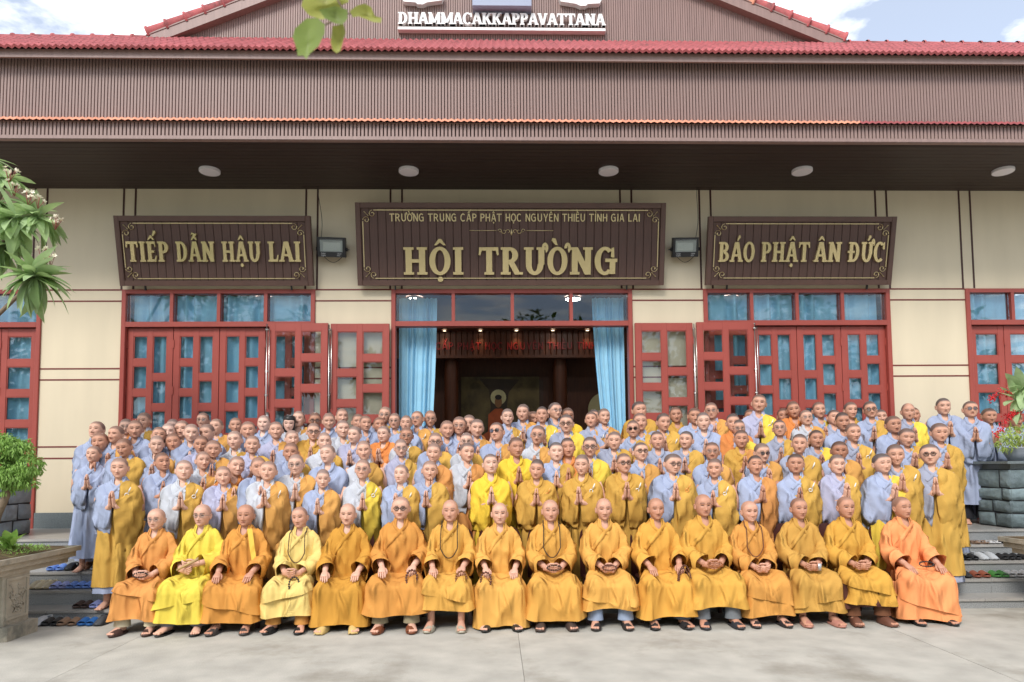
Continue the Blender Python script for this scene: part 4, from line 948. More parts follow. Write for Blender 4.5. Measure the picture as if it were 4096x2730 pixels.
def standing(name_label, loc, rz, height, code, tone, rng, smile=0, glasses='', girth=1.0, wide=1.0, stub=.45, bald=0, turn=0, nod=0, tilt=0, shut=False, hz=1.15, show_feet=False, clasp_c=None, bob=False, group=None, hands=True):
    sc = height/1.65
    root = tag(empty('person', loc, rz), name_label, 'person', group); root.scale = (sc, sc, sc)
    skin = rgb(*SKINS[tone], .86*(1+rng.uniform(-.05, .05)))
    g = Geo(); place = add_head(g, rng, 1.65-HH, wide=wide, stub=stub, smile=smile, turn=turn, nod=nod, tilt=tilt, shut=shut, bald=bald)
    T = Torso(rng, girth)
    ph = front_phi(20)[None, :]; zs = np.array([1.43, 1.40, 1.37, 1.33, 1.25, 1.1, .9, .8])[:, None]
    Pb = T.pt(ph*np.ones_like(zs), zs*np.ones_like(ph), -.018); g.grid(Pb, True, True, True)
    for sg in (-1, 1):
        hx, hy = .0165+rng.uniform(-.001, .006), -.230; lean = np.array([-sg*.05, -.22, 1.0])
        g.tube([(sg*.165, .0, 1.32), (sg*.215, .015, 1.18), (sg*.222, .01, 1.05)], [.05, .046, .04], 8)
        g.tube([(sg*.222, .01, 1.05), (sg*.14, -.11, 1.08+.5*(hz-1.15)), (sg*(hx+.012), hy+.025, hz-.03), (sg*hx, hy, hz)], [.04, .038, .028, .024], 8)
        if hands: hand(g, (sg*hx, hy, hz), lean, (-sg*1.0, 0, -.02), (0, 1, .2), curl=rng.uniform(.02, .10), sc=.95)
        fx = sg*.10; g.tube([(fx, .03, .28), (sg*.085, .01, .85)], [.055, .075], 8)
        if show_feet: foot(g, fx, -.02, 0, sg*.12)
        else: g.tube([(fx, -.12, .03), (fx, -.02, .035), (fx, .03, .06), (fx, .03, .3)], [.03, .04, .045, .05], 8)
    if bob:
        pass
    g.obj('body', M_SKIN, root, attr=True, color=skin)
    base, sh = code[0], (code[1] if len(code) > 1 else '')
    if base in GREY: rc = jitter(GREY[base], rng)
    else: rc = jitter(FULL[base.lower() if base not in 'O' else 'O'], rng)
    hem = (.26 if glasses == 's' else .17) if show_feet else .10
    r = Geo(); r.grid(robe_shell(T, hem, 1.432), True)
    lapel(T, r, [(-1.25, 1.428), (-.8, 1.395), (-.3, 1.345), (.0, 1.312), (.2, 1.29)], .036, .004)
    lapel(T, r, [(1.25, 1.428), (.8, 1.395), (.3, 1.345), (.0, 1.308), (-.35, 1.25)]+([] if sh else [(-.8, 1.15)]), .036, .008)
    zb = rng.uniform(.76, .84)
    r.grid(sleeve_bag(rng, -1, zb, girth, hz=hz), True, False, True, flip=True)
    if not sh: r.grid(sleeve_bag(rng, 1, zb+rng.uniform(-.03, .03), girth, hz=hz), True, False, True)
    r.obj('robe', M_CLOTH, root, color=rc)
    if sh:
        scol = jitter(SHAWL[sh], rng, .08); s = Geo(); s.grid(shawl_shell(T, hem+.07), True)
        s.grid(sleeve_bag(rng, 1, rng.uniform(.55, .7), girth*1.04, wrist=(.024, -.222), hz=hz), True, False, True)
        s.obj('shawl', M_CLOTH, root, color=scol)
    if clasp_c: clasp(root, T.pt(np.array(.62), np.array(1.235), .03)+np.array([0, -.012, 0]), rng, clasp_c)
    if show_feet and glasses == 's':
        for sg in (-1, 1): Geo().tube([(sg*.10, .02, .40), (sg*.10, .02, .22), (sg*.10, .015, .075)], [.088, .084, .090], 14, False).obj('trouser_leg', M_PANTS, root, color=(.025, .025, .03, 1))
    if glasses: spectacles(root, place, glasses, rng)
    if bob:
        h = Geo(); th = np.linspace(-np.pi, np.pi, 32, endpoint=False); rows = []
        for zt, k in ((1.03, .06), (1.02, .2), (.97, .31), (.88, .375), (.74, .40), (.55, .40), (.35, .40), (.15, .39), (-.05, .36)):
            z = zt-np.where(np.abs(th) < 1.05, 0, 0); rr_ = np.where(np.abs(th) < .8, np.where(zt > .66, k, .30), k)
            rows.append(np.stack([rr_*np.sin(th)*.95, -rr_*np.cos(th)*1.12+.03, np.full(32, zt)], -1))
        P = np.array([[place(q) for q in row] for row in rows]); h.grid(P, True, True, False, flip=True); h.obj('hair', mat('black_hair', (.012, .010, .010, 1), .45), root)
    return root

# --------------------------------------------------------- who stands where: (crop, x, crown y, chin y, robe, options) surveyed on the photograph
CROP = {'A': (200, 1560, 2.614), 'B': (900, 1560, 2.614), 'C': (1600, 1560, 2.614), 'D': (2300, 1560, 2.614), 'E': (3000, 1540, 3.485), 'F': (3496, 1540, 3.485)}
PEOPLE = '''A 487 330 515 b -n
A 543 447 635 b t3
A 460 587 790 b feet t1
A 695 378 555 bO t2 h
A 800 303 460 O r
A 900 318 470 b h
A 1003 236 415 po s1 t1
A 808 503 700 bo t3
A 737 708 915 bo t1 s4 ivory feet
A 1135 388 510 b h
A 1240 350 520 b t4
A 1290 305 450 b h t4
A 1392 322 500 bO t1 s3 c
A 1470 355 500 b h
A 1118 475 660 bO t0
A 1303 457 640 bo t3 z
A 1183 657 850 b t3
A 1400 735 960 po t0 z w c
A 1600 238 400 b r s9 t1
A 1662 355 525 b t1
A 1750 303 470 bO t1
A 1583 478 640 l t3
A 1708 525 720 bO t2 w
A 1593 645 835 pO t1 s5 c
B 118 293 440 b t2 w
B 115 430 615 po t0
B 103 693 870 O t1 s9
A 1825 797 1010 lO t1
B 255 330 490 b t2 w
B 285 478 650 lo t1 s9
B 408 268 440 b t4 s9
B 540 333 510 lO t1 s9
B 672 270 410 p bob h t4
B 768 222 390 pO t0 s4
B 945 235 375 pO k t3 s5
B 1087 242 400 b t1 s9
B 1220 197 345 b t1 s9
B 920 345 510 o k t1
B 700 422 590 bO t0 h
B 693 553 725 bo t3 s4
B 360 700 870 b t2
B 450 747 970 pO t1 w ivory
B 755 673 860 pO r t0 s9
B 1040 445 600 po t0
B 1085 572 755 b t0 z
B 1020 825 1035 bO t0
B 1230 318 490 po t0 s9
B 1357 382 560 l t0
B 1390 252 400 b h t2
B 1467 270 450 b t2 s5
B 1670 177 350 bo r t1
B 1612 290 440 b h
B 1778 245 390 bo r t1
B 1893 268 410 b t1
C 190 222 385 bO r t2 c
B 1668 378 550 O t0 br
C 68 393 560 po t3 s9 r
B 1462 530 710 pn t1 s5
B 1838 512 700 lo r t0 s5
B 1437 727 915 py r t1 s9 c
B 1843 783 975 bo t0 c
C 310 215 380 bo t2 s5 r
C 488 320 490 b t2 z
C 620 280 450 b r t2 s9 w
C 725 262 420 O h t1
C 795 305 470 bO t1 s5
C 370 447 610 bo k t1
C 697 447 610 po r t0
C 352 555 735 bd t1 s9
C 690 553 740 pd t1
C 303 740 945 bo t1 w
C 1120 197 380 bo t0 s3 c
C 1025 340 510 bO s t2
C 1285 150 320 bO t1
C 1380 225 390 O h t3
C 1485 175 350 by t2 c
C 1610 133 310 g r t1
C 1745 188 340 y h t3
C 1740 257 430 gy k t1
C 1430 370 555 pO r t2
C 1210 495 690 y t3 z
C 945 670 880 y t0
C 1760 500 690 O t3 z
C 1630 547 750 bo t0 c
C 1425 722 930 o t2 orng
D 75 673 890 o t1 c
D 152 490 700 gy k t1
D 172 232 420 gO t2 c
D 215 205 340 g h t2
D 298 195 375 bO t1
D 675 120 290 o t2 w
D 675 243 410 bo t2
D 610 318 490 bo s s9 t2
D 407 435 620 go t1
D 910 243 420 go t2 c
D 1058 180 345 o t3
D 1240 188 350 b t3
D 1340 235 380 b h
D 1430 133 305 lO r t2
D 860 433 640 g t2
D 1155 432 630 go t1 s3
D 683 550 760 bO k t1 w
D 507 665 890 o k t2 s4 c
D 1005 665 900 bo k t1 W orng
D 1425 548 735 bO r t3
D 1460 715 930 bo t2 s6 c
D 1655 248 410 O h t2
D 1705 310 480 by r t2
D 1730 420 625 od t3
D 1907 48 255 ly t2 s6 c
D 1830 205 340 b h
D 1875 685 895 bd t3 s3
D 1945 555 745 bO s t1
E 465 328 540 O h t3
E 613 228 465 O t3
E 783 350 585 pO r t1
E 963 240 470 by t2
E 1150 350 590 g t2 w
E 1280 380 560 b h t3
E 1388 240 470 o t2 s4
E 1683 227 470 bo k t2
E 1825 345 560 b h s5
E 410 490 740 go r t2
E 675 683 935 go t2 c
E 910 630 870 gy t3 s3
E 625 960 1245 bo t3 w c
E 1235 785 1060 bO t5 w
E 1425 535 785 go t2 s6 c
E 1200 970 1235 lo t1 s4 c
F 262 433 695 b t3 w
F 285 825 1070 go t2 s9 c
F 110 955 1235 by t1 W z
F 460 258 520 gy t2 bald z
F 565 310 520 b h t3
F 425 603 850 bo t2 w z
F 955 185 415 b t1
F 1330 228 480 b s t2 feet
F 1585 327 560 b t3 w back
F 1945 370 590 b t5 back
F 895 530 780 bo t2 w
F 780 825 1120 go k t1 W feet'''
recs = []
for i, ln in enumerate(PEOPLE.split('\n')):
    tk = ln.split(); ox, oy, s_ = CROP[tk[0]]
    recs.append(dict(i=i, px=ox+float(tk[1])/s_, py=oy+float(tk[2])/s_, pc=oy+float(tk[3])/s_, code=tk[4], op=tk[5:]))
LEVELS = [(step_y(k)+.15, step_z(k)) for k in range(4)]
for r in recs:
    tgt = 1.57 if r['px'] < 1830 else 1.63
    hid = 'h' in r['op']
    best = None
    for k, (Y, Z) in enumerate(LEVELS):
        e = abs(at(r['px'], r['py'], Y=Y)[2]-Z-tgt)
        if best is None or e < best[0]: best = (e, k, Y, Z)
    hp_ = at(r['px'], r['py'], Y=-1.25)[2]-LAND
    if hp_ > tgt-.075 or best is None:
        Y = -1.33 if r['py'] > 1693 else (-1.0 if r['py'] > 1655 else -.7)
        if hid: Y += .33
        best = (0, 4, Y, LAND)
    elif hid: best = (0, min(3, best[1]+1), LEVELS[min(3, best[1]+1)][0], LEVELS[min(3, best[1]+1)][1])
    r['k'], r['Y'], r['Z'] = best[1], best[2], best[3]
    if 'back' in r['op']: r['Y'] = -.55
    if r['i'] in (2,): r['k'] = 2; r['Y'], r['Z'] = LEVELS[2]
# neighbours on one tread stand a little staggered in depth
for k in range(5):
    row = sorted([r for r in recs if r['k'] == k], key=lambda r: r['px'])
    for a_, b_ in zip(row, row[1:]):
        if abs(a_['Y']-b_['Y']) < .12 and abs(at(a_['px'], a_['py'], Y=a_['Y'])[0]-at(b_['px'], b_['py'], Y=b_['Y'])[0]) < .42:
            hi, lo_ = (a_, b_) if a_['py'] < b_['py'] else (b_, a_)
            hi['Y'] += .06 if k < 4 else .12; lo_['Y'] -= .06
CN = {'b': 'blue-grey', 'p': 'pale grey', 'l': 'lavender-grey', 'g': 'grey'}; SN = {'o': 'ochre', 'O': 'orange', 'y': 'bright yellow', 'd': 'deep orange', 'n': 'brown-ochre'}; FN = {'o': 'ochre', 'O': 'orange', 'y': 'yellow'}
RN = ['front standing row', 'second standing row', 'third standing row', 'fourth standing row', 'rear row on the porch']
IV, OG = (.78, .76, .70, 1), (.85, .36, .08, 1)
for k in range(5):
    row = sorted([r for r in recs if r['k'] == k], key=lambda r: r['px'])
    for j, r in enumerate(row):
        rng = random.Random(100+r['i']); p = at(r['px'], r['py'], Y=r['Y']); op = r['op']; code = r['code']
        h = p[2]-r['Z']; gl_ = next((o for o in op if o in ('r', 'k', 's')), '')
        tone = int(next((o[1] for o in op if o[0] == 't' and len(o) == 2 and o[1].isdigit()), rng.choice('0123')))
        smile = int(next((o[1] for o in op if o[0] == 's' and len(o) == 2), str(rng.choice((0, 0, 1, 2, 3, 5)))))/10
        if code[0] in CN: desc = CN[code[0]]+' robe'+((' and '+SN[code[1]]+' shawl') if len(code) > 1 else '')
        else: desc = FN[code[0]]+' robe'+(' and deep orange shawl' if len(code) > 1 else '')
        if gl_: desc += {'r': ', thin glasses', 'k': ', dark-framed glasses', 's': ', tinted glasses'}[gl_]
        lab = 'person in %s, %s, %s from left' % (desc, RN[k], ORD[j]) if j < len(row)/2 else 'person in %s, %s, %s from right' % (desc, RN[k], ORD[len(row)-1-j])
        if len(lab.split()) > 16: lab = lab.replace('rear row on the porch', 'rear porch row')
        if len(lab.split()) > 16: lab = lab.replace('bright yellow', 'yellow').replace('deep orange', 'orange')
        if 'bob' in op: lab = 'black-haired person in pale grey, half hidden in the rear row on the porch'
        face = math.atan2(p[0]-CC[0], -(CC[1]-p[1]))*.55
        wide = .985+(.09 if 'w' in op else 0)+(.15 if 'W' in op else 0)+rng.uniform(-.05, .05)
        girth = 1.0+(.06 if 'w' in op else 0)+(.16 if 'W' in op else 0)+rng.uniform(-.05, .04)
        standing(lab, (p[0], r['Y'], r['Z']+.001), -face*1.0+rng.gauss(0, .14), h, code, tone, rng, smile=smile, glasses=gl_, girth=girth, wide=wide,
                 stub=(rng.uniform(.50, .62) if r['px'] < 1830 else rng.uniform(.64, .80)), bald=.9 if 'bald' in op else 0, turn=rng.gauss(0, .14), nod=-(.18 if '-n' in op else 0)+rng.gauss(0, .06), tilt=rng.gauss(0, .055), shut='z' in op,
                 hz=1.15+rng.uniform(-.03, .04), show_feet='feet' in op, clasp_c=IV if ('c' in op or 'ivory' in op) else (OG if 'orng' in op else None), bob='bob' in op, group='people standing in rows on the steps')
# ------------------------------------------------------------------ seated front row
def chair_parts():
    seat = Geo(); P = []
    n = 24; a = np.linspace(0, 2*np.pi, n, endpoint=False); q = np.abs(np.cos(a))**.4*np.sign(np.cos(a)), np.abs(np.sin(a))**.4*np.sign(np.sin(a))
    for k, z in ((.94, .412), (1.0, .42), (1.0, .436), (.95, .444), (.6, .436)): P.append(np.stack([.215*k*q[0], -.04+.21*k*q[1], np.full(n, z)], -1))
    seat.grid(np.array(P), True, True, True)
    back = Geo(); u = np.linspace(-1, 1, 13); rows = []
    for t in np.linspace(0, 1, 9):
        w = .232*(1-.18*max(0, t-.7)**2*11); rows.append(np.stack([w*u, .185+.07*t-.03*(1-u**2)*0+.035*(1-u**2), np.full(13, (.40+.54*t)-(.03*u**4 if t == 1 else 0))], -1))
    back.grid(np.array(rows), False); R2 = np.array(rows)+np.array([0, .018, 0]); back.grid(R2, False, flip=True)
    back.grid(np.stack([np.array(rows)[-1], R2[-1]], 0), False); back.grid(np.stack([np.array(rows)[:, 0], R2[:, 0]], 0), False); back.grid(np.stack([np.array(rows)[:, -1], R2[:, -1]], 0), False)
    legs = []
    for sx in (-1, 1):
        for y0, y1 in ((-.20, -.235), (.14, .195)):
            g = Geo(); b = [(-1, -1), (1, -1), (1, 1), (-1, 1)]
            g.grid(np.array([[(sx*.185+.022*i, y0+.022*j, .43) for i, j in b], [(sx*.215+.017*i, y1+.017*j, 0) for i, j in b]]), True, True, True, flip=True); legs.append(g.mesh('leg', False))
    return seat.mesh('seat'), back.mesh('backrest'), legs
CH_SEAT, CH_BACK, CH_LEGS = chair_parts()
def chair(label, x, y):
    o = tag(empty('chair', (x, y, 0)), label, 'chair', 'brown plastic chairs under the seated row')
    link('seat', CH_SEAT, M_CHAIR, o); link('backrest', CH_BACK, M_CHAIR, o)
    for l in CH_LEGS: link('leg', l, M_CHAIR, o)
    return o
def sleeve_tube(g, path, rad, drop, rng, n=20):
    path = np.array(path); t0 = np.linspace(0, 1, len(path)); t = np.linspace(0, 1, 15)
    p = np.stack([np.interp(t, t0, path[:, i]) for i in range(3)], 1); 
    for _ in range(2): p[1:-1] = (p[:-2]+2*p[1:-1]+p[2:])/4
    r = np.interp(t, t0, rad); dr = np.interp(t, t0, drop)
    T_ = np.gradient(p, axis=0); T_ /= np.linalg.norm(T_, axis=1)[:, None]; th = np.linspace(0, 2*np.pi, n, endpoint=False); rows = []
    p1, p2 = rng.uniform(0, 6), rng.uniform(0, 6)
    for i in range(15):
        a = np.cross(T_[i], (0, 0, 1)); a /= np.linalg.norm(a)+1e-9; b = np.cross(a, T_[i])
        f = 1+.14*(1-2*np.abs(np.sin(th*1.0+t[i]*10+p1))**.6)*min(1, t[i]*4)+.11*(1-2*np.abs(np.sin(th*1.0-t[i]*17+p2))**.6)*min(1, t[i]*4)
        q = p[i]+r[i]*f[:, None]*(np.cos(th)[:, None]*a+np.sin(th)[:, None]*b)
        q[:, 2] -= dr[i]*np.clip(-np.sin(th), 0, 1)**1.2; rows.append(q)
    g.grid(np.array(rows), True, True, False, flip=True)
_sv = [0, .12, .30, .42, .50, .58, .75, 1.0]
def skirt(rng, hem, wide=1.0, vend=None, off=0.0, slant=0.0, knees=1.0):
    s = np.linspace(-1.38, 1.38, 49)[None, :]; v = np.linspace(0, 1, 34)[:, None]
    if vend is not None: v = v*(vend+slant*s)
    y = np.interp(v, _sv, [-.05, -.13, -.30, -.405, -.465, -.49, -.50, -.52]); z = np.interp(v, _sv, [.535, .52, .50, .487, .452, .40, .40+(hem-.40)*.45, hem])
    w = np.interp(v, _sv, [.185, .220, .250, .272, .282, .287, .298, .325])*wide
    sc_ = np.clip(s, -1, 1); ex = np.maximum(np.abs(s)-1, 0); fi = np.clip((v-.36)/.22, 0, 1)*np.pi/2
    x = w*(np.sin(sc_*np.pi/2*.86)/np.sin(np.pi/2*.86))*np.ones_like(v)
    thigh = np.cos(fi); shin = np.sin(fi); kn = np.exp(-((np.abs(sc_)-.56)/.27)**2); mid = np.exp(-(sc_/.26)**2)
    p = [rng.uniform(0, 6.3) for _ in range(4)]
    z = z+thigh*(.022*kn*knees-.05*np.abs(sc_)**4)-thigh*mid*.045*np.clip((v-.1)/.3, 0, 1)-ex*thigh*.70
    y = y+shin*(-.030*kn*knees+.10*np.abs(sc_)**3+mid*.05*(1-.6*v))+ex*shin*.95
    rid = lambda a: 1-2*np.abs(np.sin(a))**.65
    amp = np.clip((v-.40)/.4, 0, 1)
    fo = amp*(.020*rid(s*3.1+p[0]+.8*v)+.012*rid(s*5.3+p[1]-v))+np.clip((v-.3)/.2, 0, 1)*.013*rid(np.abs(s-.25*np.sin(p[0]))*2.2+v*4.5+p[2])
    y = y-shin*fo; z = z+thigh*(.011*rid(s*2.5+v*7+p[3])+.008*rid(s*4.3-v*8+p[0]))+.014*np.sin(s*3.1+p[1])*np.clip((v-.9)/.1, 0, 1)
    x = x*(1+.03*amp*np.sin(v*9+p[2]))
    return np.stack([x*(1+off*1.2), y-off*shin-off*.3, z+off*thigh*(1-ex)-ex*off*.3], -1)
def beads_on(pts, r, name, color, parent=None, sub=1):
    g = Geo()
    for p in pts: g.sphere(p, r, 6, 4)
    return g.obj(name, M_BEAD, parent, color=color)
def resample(pts, d):
    pts = np.array(pts); L = np.concatenate([[0], np.cumsum(np.linalg.norm(np.diff(pts, axis=0), axis=1))]); n = max(3, int(L[-1]/d)); t = np.linspace(0, L[-1], n, endpoint=False)
    return np.stack([np.interp(t, L, pts[:, i]) for i in range(3)], 1)

def seated(label, px, py, color, rng, pose='lap', hem=.16, pants=None, shoec=(.02, .018, .016, 1), shoek='slide', glasses='', necklace=None, beads=None, tone=1, wide=1.0, girth=1.0, stub=.2, smile=.1, turn=0, tilt=0, nod=0, shut=False, flap=None, strap=False, yaw=0.0, bald=.0, skirt2=None):
    hem = max(.03, hem-.055); Y = -2.985; p = at(px, py, Y=Y); sc = p[2]/1.25
    root = tag(empty('person', (p[0], Y, 0), yaw), label, 'person', 'people seated in the front row'); root.scale = (sc, sc, sc)
    skin = rgb(*SKINS[tone], .86)
    g = Geo(); place = add_head(g, rng, 1.25-HH, wide=wide*.96, stub=stub, smile=smile, turn=turn, tilt=tilt, nod=nod, shut=shut, bald=bald, hairline=.84)
    T = Torso(rng, girth, drop=.40, fold=1.15)
    ph = front_phi(24)[None, :]; zs = np.array([1.035, 1.0, .97, .93, .85, .7, .55, .46])[:, None]; g.grid(T.pt(ph*np.ones_like(zs), zs*np.ones_like(ph), -.018), True, True, True)
    W = {'lap': ((.075, -.285, .572), (.075, -.285, .572)), 'knees': ((.165, -.335, .575), (.165, -.335, .575)), 'clasp': ((.050, -.305, .565), (.050, -.305, .565)), 'hold_r': ((.145, -.30, .580), (.155, -.29, .590)), 'hold_l': ((.155, -.29, .590), (.145, -.30, .580)), 'fan': ((.10, -.26, .60), (.06, -.27, .66))}[pose]
    rb = Geo(); ends = []
    for sg, wr in zip((-1, 1), W):
        wr = np.array([sg*wr[0], wr[1], wr[2]]); el = np.array([sg*(.215+.02*(girth-1)*5), -.035, .680])
        g.tube([(sg*.125, .0, .90), (sg*.165, .0, .80), el], [.030, .034, .038], 8); g.tube([el, (el+wr)/2, wr], [.042, .036, .026], 8)
        if pose in ('lap', 'clasp', 'fan'): l, n_, w_ = (-sg*.85, -.45, -.12), (-sg*.2, .45, .6), (0, -.3, .9)
        else: l, n_, w_ = (-sg*.12, -1, -.42), (0, .38, -1), (-sg, 0, 0)
        hand(g, wr, l, n_, w_, curl=.42 if pose in ('lap', 'clasp', 'fan') else (.55 if (pose == 'hold_r' and sg > 0) or (pose == 'hold_l' and sg < 0) else .22)); ends.append(wr)
        cuff = el+(wr-el)*.86
        sleeve_tube(rb, [(sg*.095, .008, .965), (sg*.140, .005, .925), (sg*.180, -.005, .82), el, el+(wr-el)*.5, cuff], np.array([.040, .054, .068, .084, .090, .096]), [0, 0, .0, .02, .05, .075], rng)
        fx = sg*.150; fy = -.405
        foot(g, fx, fy, .022, sg*rng.uniform(.05, .22)); g.tube([(fx, fy+.02, .32), (sg*.14, -.39, .415), (sg*.10, -.18, .435), (sg*.09, -.02, .45)], [.052, .055, .06, .07], 8)
        s = shoe(shoek, rng); an = sg*rng.uniform(.08, .2); ca_, sa_ = math.cos(an), math.sin(an)
        s.move(lambda v: np.stack([fx+(v[:, 0]*ca_-(v[:, 1])*sa_)*1.02, fy-.06+(v[:, 0]*sa_+v[:, 1]*ca_)*1.05, v[:, 2]], 1)).obj('sandal', M_SHOE, root, color=shoec)
        if pants:
            pt = Geo(); pt.tube([(sg*.14, -.37, .40), (sg*.146, -.38, .28), (sg*.149, -.388, .16), (sg*.15, -.392, max(.075, hem-.12))], [.070, .070, .072, .080], 14, False)
            pt.obj('trouser_leg', M_PANTS, root, color=pants)
    g.obj('body', M_SKIN, root, attr=True, color=skin)
    rb.grid(robe_shell(T, .43, 1.030, vd=.125, vw=.55), True)
    lapel(T, rb, [(-1.25, 1.026), (-.8, .993), (-.3, .94), (.0, .905), (.2, .885)], .040, .004)
    lapel(T, rb, [(1.25, 1.026), (.8, .993), (.3, .94), (.0, .902), (-.35, .835), (-.85, .73)], .040, .008)
    kw_ = rng.uniform(.86, .98)+.6*(girth-1); rb.grid(skirt(rng, hem, wide=kw_, knees=1.7), False)
    if flap: rb.grid(skirt(random.Random(rng.random()), hem, wide=kw_, knees=1.7, vend=flap[0], off=.016, slant=flap[1]), False)
    rb.obj('robe', M_CLOTH, root, color=color)
    if skirt2: sk = Geo(); sk.grid(skirt(rng, skirt2[0], wide=.97, off=-.015)[10:], False); sk.obj('under_skirt', M_CLOTH, root, color=skirt2[1])
    if strap:
        st = Geo(); pts = [(.07, 1.0), (.09, .93), (.115, .8), (.135, .68), (.15, .54)]; rows = []
        for x_, z_ in pts:
            yy = -np.interp(z_+.4, _tz, _td)*1.0-.028; rows.append([(x_-.026, yy, z_), (x_, yy-.006, z_), (x_+.026, yy+.004, z_)])
        st.grid(np.array(rows), False); st.obj('shoulder_strap', M_CLOTH, root, color=rgb(240, 200, 90, .8))
    if glasses: spectacles(root, place, glasses, rng)
    if necklace:
        pts = []
        for t in np.linspace(-1, 1, 60):
            x_ = .088*np.sign(t)*min(1, abs(t)*2.6)**.6 if abs(t) < .5 else np.sign(t)*(.088-.012*(abs(t)-.5)); z_ = .66+.34*np.clip((abs(t)-.0)/1.0, 0, 1)**1.25+.03*(abs(t) > .97); 
            yy = -np.interp(z_+.4, _tz, _td)*(1+.5*(girth-1))*girth**.5*(1-.25*(x_/.17)**2)-.034; pts.append((x_, yy if z_ < .98 else yy*.6, z_))
        beads_on(resample(pts, .0135), .0074, 'bead_necklace', necklace, root)
    if beads:
        kind, bc, lab = beads
        M_ = Matrix.Translation((p[0], Y, 0)) @ Matrix.Rotation(yaw, 4, 'Z') @ Matrix.Diagonal((sc, sc, sc, 1))
        if kind == 'across':
            a_, b_ = ends; c = (a_+b_)/2+np.array([0, -.055, .012]); pts = [c+np.array([.062*math.cos(t)*1.15, -.02+.02*math.sin(t), .022*math.sin(t)]) for t in np.linspace(0, 2*math.pi, 40)]; r = .0095
        else:
            e = ends[1] if kind in ('right', 'rightlong') else ends[0]; L = .10 if kind != 'rightlong' else .21; wd_ = .052 if kind != 'rightlong' else .06
            pts = [e+np.array([wd_*math.sin(t), -.135-.03*(1-math.cos(t))/2, -.02-L*(1-math.cos(t))/2*1.5]) for t in np.linspace(0, 2*math.pi, 60)]; r = .0125 if kind != 'rightlong' else .009
            if kind == 'rightlong': pts = pts+[q*np.array([1, 1, 1])+np.array([.012, -.008, .03*(1-(q[2]-e[2]))]) for q in pts]
        o = beads_on([M_ @ Vector(q) for q in resample(pts, r*1.9)], r*sc, 'prayer_beads', bc); tag(o, lab, 'prayer beads', 'prayer beads held by the seated row')
    return root, p, sc
BR, DK, RDB = (.045, .018, .010, 1), (.02, .012, .010, 1), (.10, .03, .018, 1)
C_ = lambda r, g, b: rgb(min(255, r+6), g+11, b+25, .80)
GP = rgb(128, 126, 134, .8)
